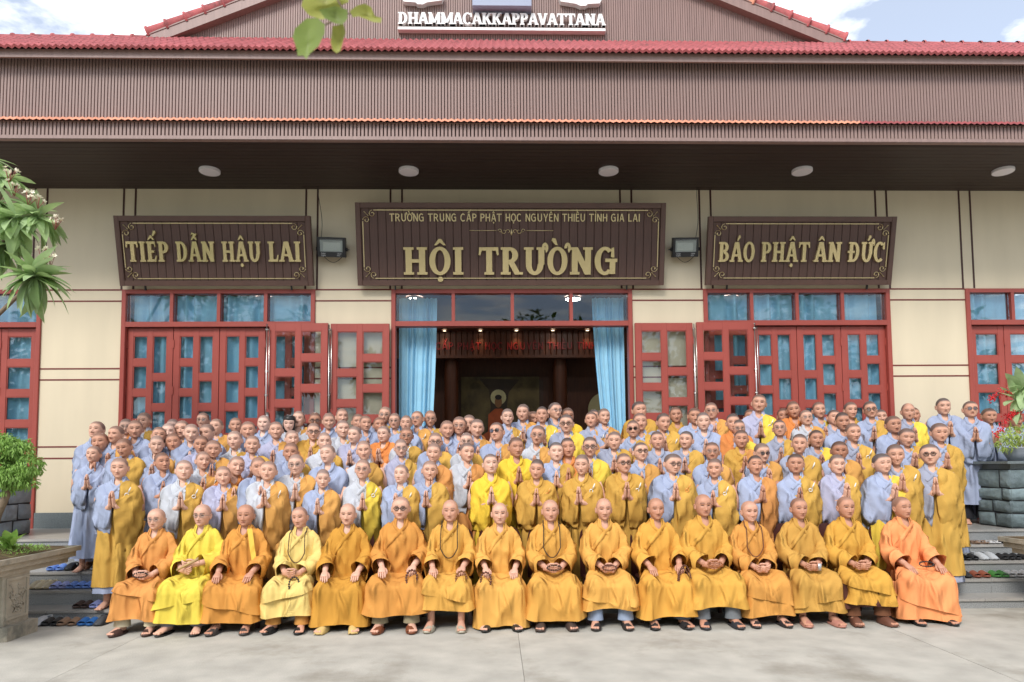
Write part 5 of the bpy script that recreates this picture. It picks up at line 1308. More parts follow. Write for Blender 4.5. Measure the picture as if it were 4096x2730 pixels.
rows_ = [
 # label, px, crown y (photo), colour, options
 ('seated person in soft orange robe and cream trousers, leftmost in the front row', 629, 2034, C_(222, 148, 66), dict(pose='lap', hem=.20, pants=rgb(222, 208, 176, .8), shoec=(.06, .028, .022, 1), glasses='r', beads=('across', DK, 'dark prayer beads held by the leftmost seated person in soft orange'), tone=1, flap=(.60, .10), wide=1.05)),
 ('seated person in lemon yellow robe holding a folded fan', 813, 2017, C_(236, 206, 66), dict(pose='fan', hem=.17, pants=GP, shoec=(.015, .015, .015, 1), shoek='flipflop', glasses='r', tone=1, flap=(.72, -.10))),
 ('seated person in ochre-orange robe with a pale yellow shoulder strap', 985, 2018, C_(218, 146, 54), dict(pose='knees', hem=.17, shoec=(.05, .042, .04, 1), tone=3, strap=True, flap=(.80, .12), girth=1.08, wide=1.05)),
 ('seated person in pale cream-yellow robe with a long dark necklace', 1206, 2027, C_(240, 204, 108), dict(pose='lap', hem=.22, pants=C_(206, 140, 56), shoec=(.012, .012, .012, 1), necklace=BR, tone=2, stub=.42, tilt=.10, smile=.5, flap=(.66, -.12), beads=('right', DK, 'small dark prayer beads held by the person in pale cream-yellow'))),
 ('seated person in dark ochre robe, hands on knees, tan sandals', 1393, 2014, C_(206, 144, 44), dict(pose='knees', hem=.12, shoec=rgb(196, 166, 104), shoek='shoe', tone=1)),
 ('seated heavy person in brown-orange robe with glasses and khaki trousers', 1604, 1987, C_(212, 142, 54), dict(pose='hold_r', hem=.22, pants=rgb(158, 146, 118, .8), shoec=rgb(120, 66, 40), shoek='slide', glasses='k', tone=1, girth=1.16, wide=1.12, beads=('right', RDB, 'dark brown prayer beads held by the heavy seated person with glasses'), stub=.35)),
 ('seated person in gold robe with a long necklace and grey clogs', 1802, 1999, C_(222, 162, 62), dict(pose='hold_r', hem=.26, shoec=rgb(168, 160, 142), shoek='slide', necklace=DK, tone=2, beads=('right', rgb(120, 74, 40), 'brown prayer beads held by the necklace wearer with grey clogs'), flap=(.74, .14))),
 ('seated smiling person in long gold robe reaching the ground', 1998, 2011, C_(228, 166, 68), dict(pose='hold_l', hem=.04, tone=1, smile=.4, wide=1.05, beads=('left', RDB, 'dark prayer beads held at the left knee of the smiling person'))),
 ('seated person in gold robe with long necklace and brown sandals, centre of the row', 2200, 1999, C_(220, 158, 60), dict(pose='lap', hem=.15, shoec=(.05, .032, .026, 1), shoek='shoe', necklace=DK, tone=2, wide=1.05, girth=1.06, beads=('across', BR, 'prayer beads held across the lap by the central seated person'))),
 ('seated person in gold robe with hands clasped, blue-grey trousers just visible', 2414, 1993, C_(226, 164, 66), dict(pose='clasp', hem=.24, pants=rgb(158, 172, 196, .8), shoec=(.03, .022, .02, 1), tone=2, flap=(.86, .10), bald=.3, smile=.3, beads=('across', RDB, 'prayer beads between the clasped hands of the seated person in gold'))),
 ('seated older person in gold robe holding very long prayer beads', 2622, 1992, C_(224, 160, 56), dict(pose='hold_r', hem=.16, pants=rgb(110, 116, 128, .8), shoec=(.02, .018, .018, 1), tone=3, girth=1.06, beads=('rightlong', RDB, 'very long double loop of reddish brown prayer beads'))),
 ('seated person in mustard robe and grey trousers, beads in both hands', 2810, 1977, C_(216, 158, 56), dict(pose='lap', hem=.24, pants=rgb(126, 130, 134, .8), shoec=(.03, .03, .035, 1), tone=3, girth=1.08, beads=('across', rgb(150, 90, 50), 'light brown prayer beads held by the person in mustard'))),
 ('seated smiling person in orange-ochre robe with a red-brown necklace', 2995, 2004, C_(218, 150, 60), dict(pose='clasp', hem=.16, shoec=(.03, .024, .024, 1), necklace=(.12, .035, .018, 1), tone=2, smile=.8, wide=1.06, flap=(.76, .10))),
 ('seated slim person in olive-ochre robe with pink slides', 3192, 1991, C_(204, 150, 58), dict(pose='clasp', hem=.19, shoec=rgb(176, 120, 104), tone=3, stub=.5, flap=(.84, -.12))),
 ('seated person in ochre robe over a dark brown under-skirt', 3379, 1986, C_(214, 156, 52), dict(pose='clasp', hem=.26, shoec=rgb(104, 66, 50), shoek='shoe', tone=3, stub=.4, pants=rgb(122, 82, 60, .8), skirt2=(.17, rgb(96, 62, 54, .8)), flap=(.70, .14), girth=1.05)),
 ('seated person in bright peach-orange robe, rightmost in the front row', 3604, 1987, C_(250, 156, 84), dict(pose='knees', hem=.10, shoec=(.012, .012, .013, 1), tone=3, stub=.45, tilt=.06, shut=True, flap=(.86, .12), turn=.15, pants=GP, beads=('across', DK, 'dark prayer beads on the lap of the rightmost seated person'))),
]
SEATS = []
for j, (lab, px, py, colr, kw) in enumerate(rows_):
    rng = random.Random(900+j); root, p, sc = seated(lab, px, py, colr, rng, yaw=rng.uniform(-.05, .05)-.25*math.atan2(p[0], 7.2) if False else rng.uniform(-.05, .05), **kw); SEATS.append((p, sc))
    chair('brown plastic chair under the %s seated person from left' % ORD[j], p[0], -2.985)
# folded fan held by the person in lemon yellow
p, sc = SEATS[1]
g = Geo()
for k, (dy, dz) in enumerate(((0, 0), (-.012, .012), (-.006, .024))):
    g.tube([(p[0]-.11, -3.30+dy, .60*sc+dz*.5), (p[0]+.10, -3.30+dy, .705*sc+dz)], .005, 6)
tag(g.obj('folded_fan', mat('bamboo', rgb(190, 160, 112), .5)), 'folded bamboo fan held by the seated person in lemon yellow', 'fan')
p, sc = SEATS[13]
tag(Geo().cbox(-.016, .016, -.005, .005, -.035, .035, .003).obj('phone', mat('silver_case', (.5, .5, .52, 1), .3, metal=.6), loc=(p[0]+.03, -3.36, .565*sc)), 'small silver phone in the hands of the person in olive-ochre', 'phone')

# ------------------------------------------------------------------ shoes left on the steps and the ground
SH = {}
def shoe_mesh(kind):
    if kind not in SH: SH[kind] = shoe(kind, random.Random(1)).mesh('shoe')
    return SH[kind]
SC_ = dict(lav=(150, 160, 214), blue=(104, 140, 212), black=(26, 26, 28), beige=(186, 172, 142), brown=(70, 52, 46), dblue=(28, 92, 158), grey=(150, 154, 160), lgrey=(182, 186, 190), olive=(178, 184, 148), tan=(138, 110, 88), white=(214, 212, 210), green=(66, 128, 58), orange=(140, 76, 56), dgrey=(66, 68, 72))
NM = dict(lav='lavender', blue='light blue', black='black', beige='beige', brown='dark brown', dblue='bright blue', grey='grey', lgrey='pale grey', olive='pale olive', tan='tan', white='white', green='green', orange='orange-trimmed grey', dgrey='dark grey')
G1 = lambda x, y: (x/2.24, 1900+y/2.24); G5 = lambda x, y: (3296+x/2.24, 1900+y/2.24)
SHOES = [  # (side, step level, y px of the front of the shoes, [(x, colour, kind)])
 ('left', 3, G1(0, 668)[1], [(190, 'white', 'clog'), (232, 'white', 'clog'), (300, 'black', 'flipflop'), (358, 'black', 'flipflop'), (440, 'lav', 'slide'), (513, 'lav', 'slide')], G1),
 ('left', 2, G1(0, 812)[1], [(500, 'blue', 'slide'), (572, 'blue', 'slide'), (648, 'black', 'clog'), (886, 'grey', 'slide')], G1),
 ('left', 1, G1(0, 978)[1], [(338, 'beige', 'clog'), (396, 'beige', 'clog'), (456, 'beige', 'clog'), (522, 'lav', 'slide'), (598, 'lav', 'slide'), (676, 'blue', 'slide'), (744, 'blue', 'slide'), (818, 'blue', 'slide'), (884, 'blue', 'slide')], G1),
 ('left', 0, G1(0, 1150)[1], [(735, 'brown', 'slide'), (808, 'brown', 'slide'), (884, 'lav', 'slide'), (950, 'lav', 'slide')], G1),
 ('left', -1, G1(0, 1300)[1], [(325, 'lgrey', 'clog'), (400, 'olive', 'clog'), (500, 'olive', 'clog'), (560, 'black', 'slide'), (640, 'black', 'slide'), (742, 'lgrey', 'clog'), (842, 'lgrey', 'clog')], G1),
 ('left', -1, G1(0, 1358)[1], [(388, 'lgrey', 'clog'), (462, 'black', 'slide'), (536, 'black', 'slide'), (600, 'tan', 'slide'), (684, 'tan', 'slide'), (770, 'dblue', 'slide'), (850, 'dblue', 'slide'), (925, 'dgrey', 'shoe')], G1),
 ('right', 3, G5(0, 586)[1], [(1245, 'black', 'slide'), (1325, 'tan', 'flipflop'), (1392, 'tan', 'flipflop'), (1448, 'white', 'flipflop'), (1512, 'white', 'flipflop'), (1590, 'black', 'slide'), (1652, 'black', 'slide')], G5),
 ('right', 2, G5(0, 722)[1], [(1180, 'dgrey', 'slide'), (1230, 'black', 'slide'), (1308, 'black', 'slide'), (1392, 'lgrey', 'shoe'), (1480, 'lgrey', 'shoe'), (1560, 'black', 'slide'), (1624, 'black', 'slide'), (1690, 'black', 'slide'), (1760, 'black', 'slide')], G5),
 ('right', 1, G5(0, 880)[1], [(1165, 'dgrey', 'shoe'), (1240, 'black', 'shoe'), (1332, 'orange', 'slide'), (1412, 'orange', 'slide'), (1500, 'green', 'slide'), (1568, 'green', 'slide'), (1638, 'white', 'slide'), (1706, 'white', 'slide'), (1768, 'white', 'slide')], G5)]
LV = ['top', 'second', 'third', 'fourth']
for side, k, py, items, GG in SHOES:
    z = step_z(k) if k >= 0 else 0
    for j, (x, c, kd) in enumerate(items):
        rng = random.Random(int(x)*7+k); px = GG(x, 0)[0]; p = at(px, py, Z=z)
        y = p[1]+.11
        if k >= 0: y = min(max(y, step_y(k)+.115), step_y(k+1)-.13)
        d = at(px, py, Y=y); o = link('shoe', shoe_mesh(kd), M_SHOE, color=rgb(*SC_[c], .85*rng.uniform(.9, 1.1)), loc=(d[0], y, z+.001)); o.rotation_euler = (0, 0, rng.uniform(-.16, .16))
        where = ('on the ground by the %s steps' % side) if k < 0 else '%s stair up at the %s' % (ORD[k], side)
        row_w = '' if k >= 0 else (', back row' if py < 2490 else ', front row')
        tag(o, '%s %s, %s, %s from left%s' % (NM[c], {'slide': 'slide sandal', 'clog': 'clog', 'flipflop': 'flip-flop', 'shoe': 'shoe'}[kd], where, ORD[j], row_w), 'shoe', 'shoes left on the steps')

# ------------------------------------------------------------------ stone pedestals on the porch
M_STONE = mat('split_stone', objcol=True, rough=.85, noise=.22, nscale=7, bump=.8, bscale=12, bdist=.03, dark=rgb(120, 134, 140), dscale=4)
M_MORT = mat('dark_mortar', rgb(38, 40, 42), .9)
def pedestal(label, x0, x1, y0, y1, z0, z1, seed, tint, cap=True):
    o = tag(empty('stone_pedestal', ((x0+x1)/2, (y0+y1)/2, z0)), label, 'pedestal', 'stone pedestals on the porch')
    w, d, h = x1-x0, y1-y0, z1-z0
    Geo().box2(-w/2+.03, w/2-.03, -d/2+.03, d/2-.03, 0, h).obj('core', M_MORT, o, smooth=False)
    rg = random.Random(seed); z = .005
    def stone(ax, a0, a1, za, zb, face):
        n = 7; us = np.linspace(0, 1, n); P = np.zeros((n, n, 3)); j = [rg.uniform(-.02, .02) for _ in range(4)]
        for i, u in enumerate(us):
            for k_, v in enumerate(us):
                aa = a0+(a1-a0)*u+(j[0] if u < .5 else j[1])*(v-.5); zz = za+(zb-za)*v+(j[2] if v < .5 else j[3])*(u-.5)
                e = min(u, 1-u, v, 1-v); dd = .004+.030*min(1, e*5)+rg.uniform(-.007, .007)*(e > 0)
                P[i, k_] = (aa, face[1]-dd*1.0, zz) if ax == 0 else (face[1]+face[0]*dd, aa, zz)
        Geo().grid(P, False, flip=(ax == 0) or face[0] < 0).obj('stone', M_STONE, o, color=rgb(tint[0], tint[1], tint[2], .8*rg.uniform(.75, 1.15)))
    while z < h-.05:
        rh = min(rg.uniform(.16, .27), h-z); rh = h-z if h-z-rh < .1 else rh
        for ax, L, face in ((0, w, (0, -d/2+.032)), (1, d, (1, w/2-.032)), (1, d, (-1, -w/2+.032))):
            a = -L/2+.004
            while a < L/2-.05:
                sw = min(rg.uniform(.18, .40), L/2-a); sw = L/2-a if L/2-a-sw < .1 else sw
                stone(ax, a+.010, a+sw-.010, z+.010, z+rh-.010, face); a += sw
        z += rh
    if cap:
        Geo().box2(-w/2+.06, w/2-.06, -d/2+.06, d/2-.06, h, h+.07).obj('neck_block', M_GRAN, o, smooth=False)
        Geo().cbox(-w/2-.05, w/2+.05, -d/2-.05, d/2+.05, h+.07, h+.105, .008).obj('cap_slab', M_GRAN, o, smooth=False)
    return o
pedestal('stone clad pedestal with dark granite cap at the right edge', 6.66, 7.46, -1.5, -.85, LAND+.001, 1.50, 4, (122, 138, 141))
pedestal('stone clad pedestal behind the bonsai at the left edge', -7.0, -6.18, -1.5, -.85, LAND+.001, 1.50, 7, (142, 152, 160))

# ------------------------------------------------------------------ carved stone planters
M_OLDC = mat('weathered_cement', rgb(158, 150, 134), .92, noise=.18, nscale=5, bump=.5, bscale=25, bdist=.02, dark=rgb(110, 108, 98), dscale=2.6)
M_SOIL = mat('mossy_soil', rgb(84, 66, 40), .95, noise=.4, nscale=14, bump=.9, bscale=18, bdist=.05, dark=rgb(96, 110, 52), dscale=5)
def planter(label, sgn, xf, xo, fy0, fy1, ty0, ty1):
    """bench planter: foot with a carved side panel and a broad tray with moulded rim; xf = face towards the steps, xo = outer face"""
    o = tag(empty('stone_planter', ((xf+xo)/2, (ty0+ty1)/2, 0)), label, 'planter', 'carved stone planters beside the steps')
    ox, oy = (xf+xo)/2, (ty0+ty1)/2
    def slab_(name, ex, y0, y1, z0, z1, m=M_OLDC, c=.012):
        a, b = sorted((xf+sgn*ex, xo-sgn*ex)); a -= ox; b -= ox; y0 -= oy; y1 -= oy
        bb = [(a+c, y0), (b-c, y0), (b, y0+c), (b, y1-c), (b-c, y1), (a+c, y1), (a, y1-c), (a, y0+c)]
        return Geo().grid(np.array([[(p_[0], p_[1], z0) for p_ in bb], [(p_[0], p_[1], z1) for p_ in bb]]), True, True, True, flip=True).obj(name, m, o, smooth=False)
    slab_('plinth', .07, fy0-.04, fy1+.04, 0, .13); slab_('foot', 0.0, fy0, fy1, .131, .60)
    g = Geo(); a0, a1 = fy0+.03-oy, fy1-.03-oy; fx = xf-ox; xx = fx+sgn*.012
    for q in ((a0, a0+.03, .18, .57), (a1-.03, a1, .18, .57), (a0+.03, a1-.03, .18, .205), (a0+.03, a1-.03, .545, .57)): g.box2(*sorted((fx, xx)), q[0], q[1], q[2], q[3])
    g.obj('panel_border', M_OLDC, o, smooth=False)
    g = Geo(); rg = random.Random(8)
    for k in range(9):
        y_, z_ = rg.uniform(a0+.06, a1-.06), rg.uniform(.23, .34); pts = []
        for i in range(7): pts.append((xx-sgn*.010, y_, z_)); y_ += rg.uniform(-.03, .03); z_ += rg.uniform(.015, .04); y_ = min(max(y_, a0+.05), a1-.05); z_ = min(z_, .52)
        g.tube(pts, .006, 5)
        for i in range(5): q = pts[rg.randrange(7)]; g.sphere((q[0], q[1]+rg.uniform(-.02, .02), q[2]+rg.uniform(-.015, .015)), .011, 6, 4)
    g.obj('carving', M_OLDC, o)
    slab_('tray_base', .015, ty0+.10, ty1-.12, .601, .655); slab_('tray', .05, ty0+.03, ty1-.04, .656, .715); slab_('tray_rim', .08, ty0, ty1, .716, .765)
    a, b = sorted((xf-ox+sgn*.05, xo-ox-sgn*.05)); n = 20; P = np.zeros((n, n, 3)); rg = random.Random(2)
    for i in range(n):
        for k in range(n):
            u, v = i/(n-1), k/(n-1); P[i, k] = (a+(b-a)*u, ty0+.03-oy+(ty1-ty0-.07)*v, .766+.07*math.sin(math.pi*u)*math.sin(math.pi*v)+rg.uniform(-.012, .012)*(0 < i < n-1 and 0 < k < n-1))
    Geo().grid(P, False).obj('soil', M_SOIL, o)
    return o
planter('carved cement planter with soil and bonsai at the left', 1, -4.60, -5.60, -3.62, -3.25, -4.30, -2.55)
planter('carved cement planter at the right edge of the steps', -1, 5.70, 6.7, -3.62, -3.25, -4.30, -2.62)

# ------------------------------------------------------------------ plants
def leaf_mat(name, c, trans=.35): return mat(name, c, .5, spec=.4, noise=.18, nscale=9, trans=trans)
M_LEAF1 = leaf_mat('frangipani_leaf', rgb(164, 190, 128)); M_LEAF2 = leaf_mat('bonsai_leaf', rgb(140, 176, 88)); M_LEAF3 = leaf_mat('grey_green_leaf', rgb(170, 194, 142)); M_LEAF4 = leaf_mat('yellow_green_leaf', rgb(168, 172, 84, .85), .45)
M_BARK = mat('bark', rgb(120, 104, 86), .9, noise=.25, nscale=12, bump=.6, bscale=20)
def blade(L, w, droop=.25, n=7, fold=.25):
    t = np.linspace(0, 1, n); wd_ = w*np.sin(np.pi*t**.85)**.8+.002; z = -droop*L*t**2; rows = []
    for i in range(n): rows.append([(L*t[i], -wd_[i]/2, z[i]+fold*wd_[i]/2), (L*t[i], 0, z[i]), (L*t[i], wd_[i]/2, z[i]+fold*wd_[i]/2)])
    return np.array(rows)
def basis(d, roll=0.0):
    d = np.array(d, float); d /= np.linalg.norm(d); u = np.array([0, 0, 1.0]); s = np.cross(u, d); s = s/np.linalg.norm(s) if np.linalg.norm(s) > .1 else np.array([1.0, 0, 0]); u = np.cross(d, s)
    c, q = math.cos(roll), math.sin(roll); s, u = c*s+q*u, -q*s+c*u
    return np.stack([d, s, u], 1)
LEAFS = [Geo().grid(blade(.30, .098, dr), False).mesh('leaf') for dr in (.12, .35, .6)]
def leaf_obj(pos, d, roll, sc, m, parent, k=0, base=(0, 0, 0)):
    o = bpy.data.objects.new('leaf', LEAFS[k]); COL.objects.link(o); o.parent = parent
    if not LEAFS[k].materials: LEAFS[k].materials.append(m)
    B = basis(d, roll); M_ = Matrix([[B[0][0]*sc, B[0][1]*sc, B[0][2]*sc, pos[0]-base[0]], [B[1][0]*sc, B[1][1]*sc, B[1][2]*sc, pos[1]-base[1]], [B[2][0]*sc, B[2][1]*sc, B[2][2]*sc, pos[2]-base[2]], [0, 0, 0, 1]]); o.matrix_basis = M_; 
    if o.material_slots: o.material_slots[0].link = 'OBJECT'; o.material_slots[0].material = m
    return o
rg = random.Random(21); base = (-7.7, -2.1, 0)
fr_ = tag(empty('frangipani_tree', base), 'frangipani with long green leaves and white flowers at the left edge', 'tree')
g = Geo(); tips = []
for px, py, dY, ax, n, sc in ((20, 720, -.1, (.3, -.2, .9), 13, .95), (-30, 820, .0, (.2, -.3, .8), 15, 1.05), (60, 880, -.25, (.5, -.5, .5), 17, 1.1), (150, 870, -.1, (.8, -.2, .5), 15, 1.0), (30, 980, -.1, (.2, -.6, -.2), 14, 1.05), (140, 1110, -.2, (.5, -.7, .0), 22, 1.15), (-40, 1030, .1, (0, -.5, .2), 12, 1.0), (-60, 640, .0, (.1, -.2, 1), 12, .9)):
    p = at(px, py, Y=-2.3+dY); tips.append(p); ax = np.array(ax)/np.linalg.norm(ax)
    s = np.cross(ax, (0, 1, .3)); s /= np.linalg.norm(s); t_ = np.cross(ax, s)
    n = int(n*2.1)
    for i in range(n):
        a = i*2.4+rg.uniform(-.2, .2); el = rg.uniform(.0, 1.0)*(1-i/n)+.15; d = (math.cos(a)*s+math.sin(a)*t_)*math.cos(el)+ax*math.sin(el)+np.array([0, 0, -.38])
        leaf_obj(p+ax*.02*i/n, d, rg.uniform(-.5, .5), sc*rg.uniform(.85, 1.3), rg.choice((M_LEAF1, M_LEAF1, M_LEAF3)), fr_, rg.choice((0, 1, 2, 2)), base)
    mid = (p+np.array(base)+np.array([0, 0, 1.9]))/2; g.tube([np.array(base)+(0, 0, 1.6)-np.array(base), mid-np.array(base)+(0, 0, -.2), p-ax*.15-np.array(base), p-np.array(base)], [.045, .03, .022, .016], 7)
g.tube([(0, 0, 0), (.05, .03, .8), (0, 0, 1.65)], [.10, .08, .06], 9).obj('trunk', M_BARK, fr_)
PET = Geo()
for i in range(5): B = basis((math.cos(i*1.257), math.sin(i*1.257), .35)); PET.grid(blade(.036, .022, -.1, 5)@B.T, False)
PET = PET.mesh('flower'); M_PET = mat('flower_white', rgb(245, 238, 215), .6, trans=.2)
for (px, py, n) in ((40, 690, 7), (60, 745, 5), (115, 785, 7), (155, 795, 4), (225, 880, 8), (170, 1010, 3), (205, 1035, 6)):
    c = at(px, py, Y=-2.55)
    st = Geo()
    for i in range(n):
        q = c+np.array([rg.uniform(-.06, .06), rg.uniform(-.05, .05), rg.uniform(-.03, .05)]); o = link('flower', PET, M_PET, fr_, loc=q-np.array(base)); o.rotation_euler = (rg.uniform(.3, 1.3), rg.uniform(-.5, .5), rg.uniform(0, 6)); o.scale = (rg.uniform(.8, 1.3),)*3
        st.tube([c-np.array(base)+(-.02, .02, -.11), q-np.array(base)], .004, 4)
    st.obj('flower_stalk', mat('stalk', rgb(150, 92, 80), .6), fr_)

def foliage(name, blobs, n, L, w, m, parent, seed, hang=.5, base=(0, 0, 0)):
    """crown of many leaf blades scattered through the volume of several clumps"""
    rg = np.random.default_rng(seed); g = Geo(); bl = blade(L, w, .3, 4); F = []
    wts = np.array([b[3]*b[4]*b[5] for b in blobs]); wts = wts/wts.sum(); V = []; q0 = None
    for b, wt in zip(blobs, wts):
        k = int(n*wt); d = rg.normal(size=(k, 3)); d /= np.linalg.norm(d, axis=1)[:, None]; r = rg.uniform(.35, 1.0, (k, 1))**.5
        pos = np.array(b[:3])+d*r*np.array(b[3:6]); dirs = d*.7+rg.normal(size=(k, 3))*.5+np.array([0, 0, -hang])
        for p_, dd in zip(pos, dirs): V.append((bl.reshape(-1, 3)*rg.uniform(.7, 1.25))@basis(dd, rg.uniform(-1, 1)).T+p_-np.array(base))
    nv, nu = bl.shape[:2]; I = np.arange(nv*nu).reshape(nv, nu); q = np.stack([I[:-1, :-1], I[:-1, 1:], I[1:, 1:], I[1:, :-1]], -1).reshape(-1, 4)
    g.verts(np.concatenate(V)); g.F.append((q[None]+(np.arange(len(V))*nv*nu)[:, None, None]).reshape(-1, 4))
    return tag(g.obj(name, m, parent, smooth=False), kind='stuff')
# bonsai in the left planter
b0 = at(-60, 2180, Y=-3.1); base = (b0[0], -3.1, .80)
bo = tag(empty('bonsai_tree', base), 'small bonsai with drooping bright green leaves in the left planter', 'tree')
def bl_(px, py, rx, rz, Y=-3.1, ry=None): p = at(px, py, Y=Y); return (p[0], p[1], p[2], rx, ry or rx*.8, rz)
foliage('crown', [bl_(-20, 1790, .26, .15), bl_(70, 1800, .15, .12), bl_(40, 1900, .22, .13), bl_(115, 1860, .15, .11), bl_(-40, 1880, .25, .15), bl_(100, 1930, .12, .06), bl_(20, 1960, .10, .05)], 5600, .050, .013, M_LEAF2, bo, 5, .8, base)
P_ = [np.array((0, 0, 0)), np.array(at(-10, 2060, Y=-3.1))-np.array(base), np.array(at(25, 1985, Y=-3.1))-np.array(base), np.array(at(40, 1930, Y=-3.1))-np.array(base), np.array(at(20, 1830, Y=-3.1))-np.array(base)]
Geo().tube(P_, [.06, .04, .035, .025, .012], 9).tube([P_[3], np.array(at(-40, 1870, Y=-3.1))-np.array(base)], [.018, .008], 6).tube([P_[3], np.array(at(110, 1870, Y=-3.15))-np.array(base)], [.016, .006], 6).obj('trunk', M_BARK, bo)
fb = at(40, 2180, Y=-3.35); base = (fb[0], -3.35, .79)
fe = tag(empty('leafy_plant', base), 'low green strap-leaved plant growing in the left planter', 'plant')
for i in range(22):
    a = rg.uniform(0, 6.28); leaf_obj(np.array(base)+(rg.uniform(-.06, .06), rg.uniform(-.05, .05), rg.uniform(0, .08)), (math.cos(a)*.7, math.sin(a)*.7, rg.uniform(.5, 1.3)), 0, rg.uniform(.45, .85), M_LEAF2, fe, rg.choice((0, 1)), base)
foliage('moss', [(b0[0]+.35, -3.25, .80, .35, .35, .03)], 700, .03, .006, M_LEAF2, fe, 9, -.9, base)
# plant with big leaves and red berries at the right edge
b1 = at(4140, 2150, Y=-2.9); base = (b1[0], -2.9, .80)
rp = tag(empty('berry_plant', base), 'plant with pale broad leaves and sprays of red berries at the right edge', 'plant')
g = Geo()
stem_top = np.array(at(4120, 1640, Y=-2.9)); g.tube([np.array((0, 0, 0)), (stem_top-np.array(base))*.5+(.05, 0, 0), stem_top-np.array(base)], [.035, .028, .018], 8)
for px, py, n, s0 in ((4060, 1600, 12, 1.0), (4085, 1560, 10, .95), (4120, 1620, 8, 1.0)):
    p = at(px, py, Y=-2.95); g.tube([stem_top-np.array(base), p-np.array(base)], [.014, .009], 6)
    for i in range(n):
        a = i*2.4; d = (math.cos(a)*.9, -.35+.3*rg.uniform(-1, 1), math.sin(a)*.9); leaf_obj(p, d, rg.uniform(-.4, .4), rg.uniform(.75, 1.05)*s0, M_LEAF3, rp, rg.choice((0, 1)), base)
g.obj('stem', M_BARK, rp)
M_BERRY = mat('red_berry', rgb(196, 26, 34), .3)
for pts in (((4048, 1580), (4010, 1568), (3975, 1590), (3962, 1598)), ((4070, 1648), (4040, 1670), (4010, 1710), (3985, 1740)), ((4080, 1650), (4060, 1655), (4040, 1660), (4030, 1668))):
    w = [at(x, y, Y=-3.0)-np.array(base) for x, y in pts]; t = np.linspace(0, 1, 26); t0 = np.linspace(0, 1, 4); ww = np.array(w); st = np.stack([np.interp(t, t0, ww[:, i]) for i in range(3)], 1)
    Geo().tube(st, .003, 4).obj('berry_stalk', mat('stalk', rgb(150, 92, 80), .6), rp)
    bg_ = Geo()
    for q in st:
        for _ in range(4): bg_.sphere(q+np.array([rg.gauss(0, .018), rg.gauss(0, .018), rg.gauss(0, .018)]), rg.uniform(.006, .0095), 6, 4)
    tag(bg_.obj('berries', M_BERRY, rp), kind='stuff')
pp = at(4085, 1830, Y=-1.2); base = (7.05, -1.18, 1.606)
pt = tag(empty('potted_plant', base), 'feathery light green plant in a grey pot on the right stone pedestal', 'plant')
th = np.linspace(0, 2*np.pi, 20, endpoint=False); Geo().grid(np.array([np.stack([r*np.cos(th), r*np.sin(th), np.full(20, z)], -1) for r, z in ((.12, 0), (.17, .10), (.19, .17), (.20, .185), (.17, .185), (.15, .16))]), True, True, True).obj('pot', mat('grey_glaze', rgb(140, 146, 154), .4), pt)
foliage('crown', [(7.05, -1.18, 1.95, .22, .22, .14), (6.85, -1.25, 1.85, .14, .12, .12)], 900, .05, .010, leaf_mat('lime_leaf', rgb(176, 196, 96, .9)), pt, 14, .5, base)
Geo().tube([(0, 0, .15), (.02, 0, .25), (-.03, 0, .36)], [.015, .012, .008], 6).obj('stem', M_BARK, pt)
# twig hanging into the top of the picture, close to the photographer
base = tuple(at(1330, -120, Y=-8.9))
tw_ = tag(empty('hanging_twig', base), 'blurred yellow-green leaves of a twig hanging into the top of the picture', 'twig')
def big_leaf(pts, name, dY, m):
    """broad leaf from its outline as surveyed, slightly cupped"""
    c = np.mean(pts, axis=0); n = len(pts); rows = []
    for k in (1.0, .6, .25): rows.append([at(c[0]+(x-c[0])*k, c[1]+(y-c[1])*k, Y=-8.9+dY+.012*(1-k)-.02*((x-c[0])/120)**2)-np.array(base) for x, y in pts])
    Geo().grid(np.array(rows), True, False, True).obj(name, m, tw_)
M_L5 = leaf_mat('green_leaf', rgb(140, 160, 82, .85), .45)
big_leaf([(1170, 150), (1180, 115), (1225, 75), (1270, 72), (1300, 100), (1298, 135), (1275, 185), (1240, 215), (1225, 238), (1212, 222), (1190, 225), (1188, 200)], 'leaf', 0, M_L5)
big_leaf([(1205, 25), (1215, -10), (1300, -30), (1390, -20), (1395, 10), (1370, 20), (1340, 60), (1290, 80), (1240, 65), (1225, 50)], 'leaf', .03, M_LEAF4)
big_leaf([(1275, 40), (1340, 25), (1390, 40), (1390, 75), (1370, 100), (1340, 95), (1300, 75)], 'leaf', -.03, M_L5)
big_leaf([(1398, 45), (1430, 22), (1460, 15), (1485, 30), (1500, 65), (1527, 72), (1524, 92), (1495, 90), (1465, 78), (1435, 66), (1412, 70)], 'leaf', .0, M_LEAF4)
big_leaf([(1330, 105), (1375, 98), (1382, 130), (1370, 175), (1362, 205), (1345, 214), (1330, 200), (1322, 170)], 'leaf', -.01, M_LEAF4)
g = Geo(); P2 = lambda x, y: at(x, y, Y=-8.88)-np.array(base)
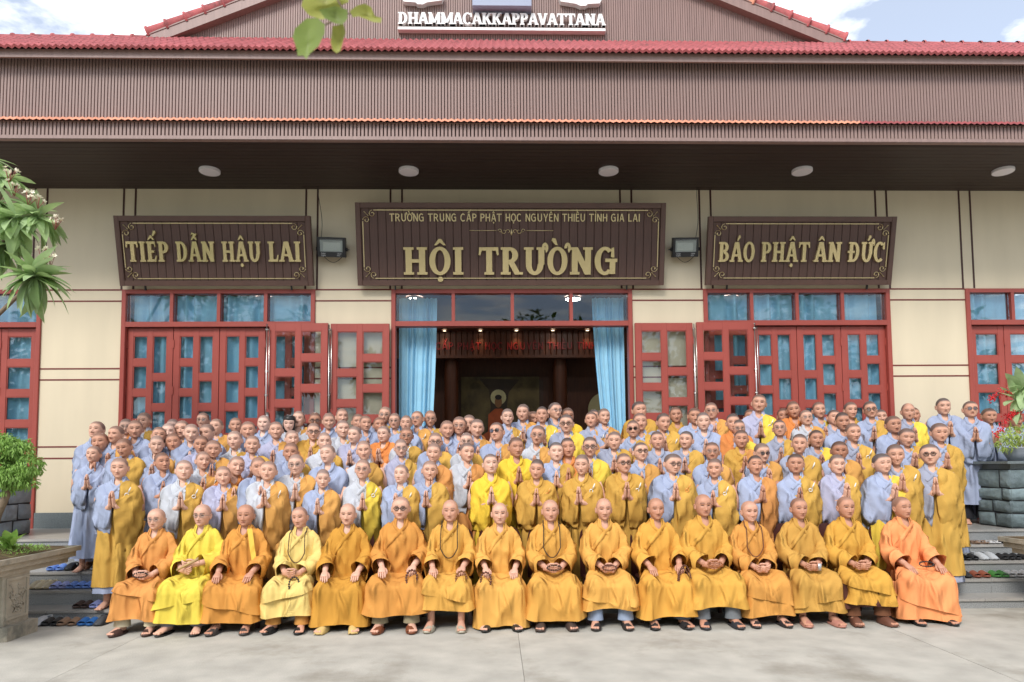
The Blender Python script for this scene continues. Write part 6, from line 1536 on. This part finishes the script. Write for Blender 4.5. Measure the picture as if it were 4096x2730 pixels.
g.tube([np.zeros(3), P2(1350, 0), P2(1385, 60), P2(1360, 105)], .0022, 5).tube([P2(1385, 60), P2(1300, 100)], .0018, 5).tube([P2(1385, 55), P2(1405, 55)], .0018, 5).obj('stem', M_BARK, tw_)
# garden trees across the courtyard, mirrored in the door glass and the gold letters
TREES = ((-23, -23, 9.0, 3.4), (-17, -26, 10.5, 3.6), (-11, -22, 9.0, 3.3), (-5.6, -26, 8.0, 2.9), (-.8, -28, 7.4, 2.5), (4.2, -25, 9.6, 3.1), (10.5, -22, 9.0, 3.4), (16, -26, 10.5, 3.6), (22.5, -23, 9.5, 3.5))
for i, (x, y, h, r) in enumerate(TREES):
    o = tag(empty('garden_tree', (x, y, 0)), 'broad garden tree across the courtyard behind the photographer, %s from left' % ORD[i], 'tree', 'garden trees across the courtyard'); rg2 = random.Random(i)
    blobs = [(x+rg2.uniform(-r, r)*.75, y+rg2.uniform(-r, r)*.5, h*.50+rg2.uniform(-.32, .44)*h, r*rg2.uniform(.35, .6), r*rg2.uniform(.35, .55), r*rg2.uniform(.28, .45)) for _ in range(12)]
    foliage('crown', blobs, 2600, .50, .22, leaf_mat('garden_leaf', rgb(96, 126, 60, .9), .2), o, 30+i, .3, (x, y, 0))
    g = Geo().tube([(0, 0, 0), (.1, 0, h*.3), (0, .1, h*.55), (.1, 0, h*.8)], [.22, .17, .12, .05], 8)
    for b in blobs[:6]: g.tube([(0.05, .05, h*.42), (b[0]-x, b[1]-y, b[2])], [.08, .03], 6)
    g.obj('trunk', M_BARK, o)
# red bag with white dots beside the left planter
p = at(152, 2318, Z=step_z(1)); o = tag(empty('spotted_bag', (p[0]-.03, step_y(1)+.17, step_z(1)+.001)), 'small red bag with white dots on the stairs behind the left planter', 'bag')
Geo().cbox(-.075, .075, -.05, .05, 0, .20, .012).obj('bag_body', mat('red_cloth', rgb(170, 50, 52), .7), o, smooth=False)
for i in range(4):
    for k in range(4): Geo().sphere((-.055+.036*i+(.018 if k % 2 else 0), -.0505, .03+.046*k), .011, 8, 4, (1, .2, 1)).obj('white_dot', M_WHITE, o)
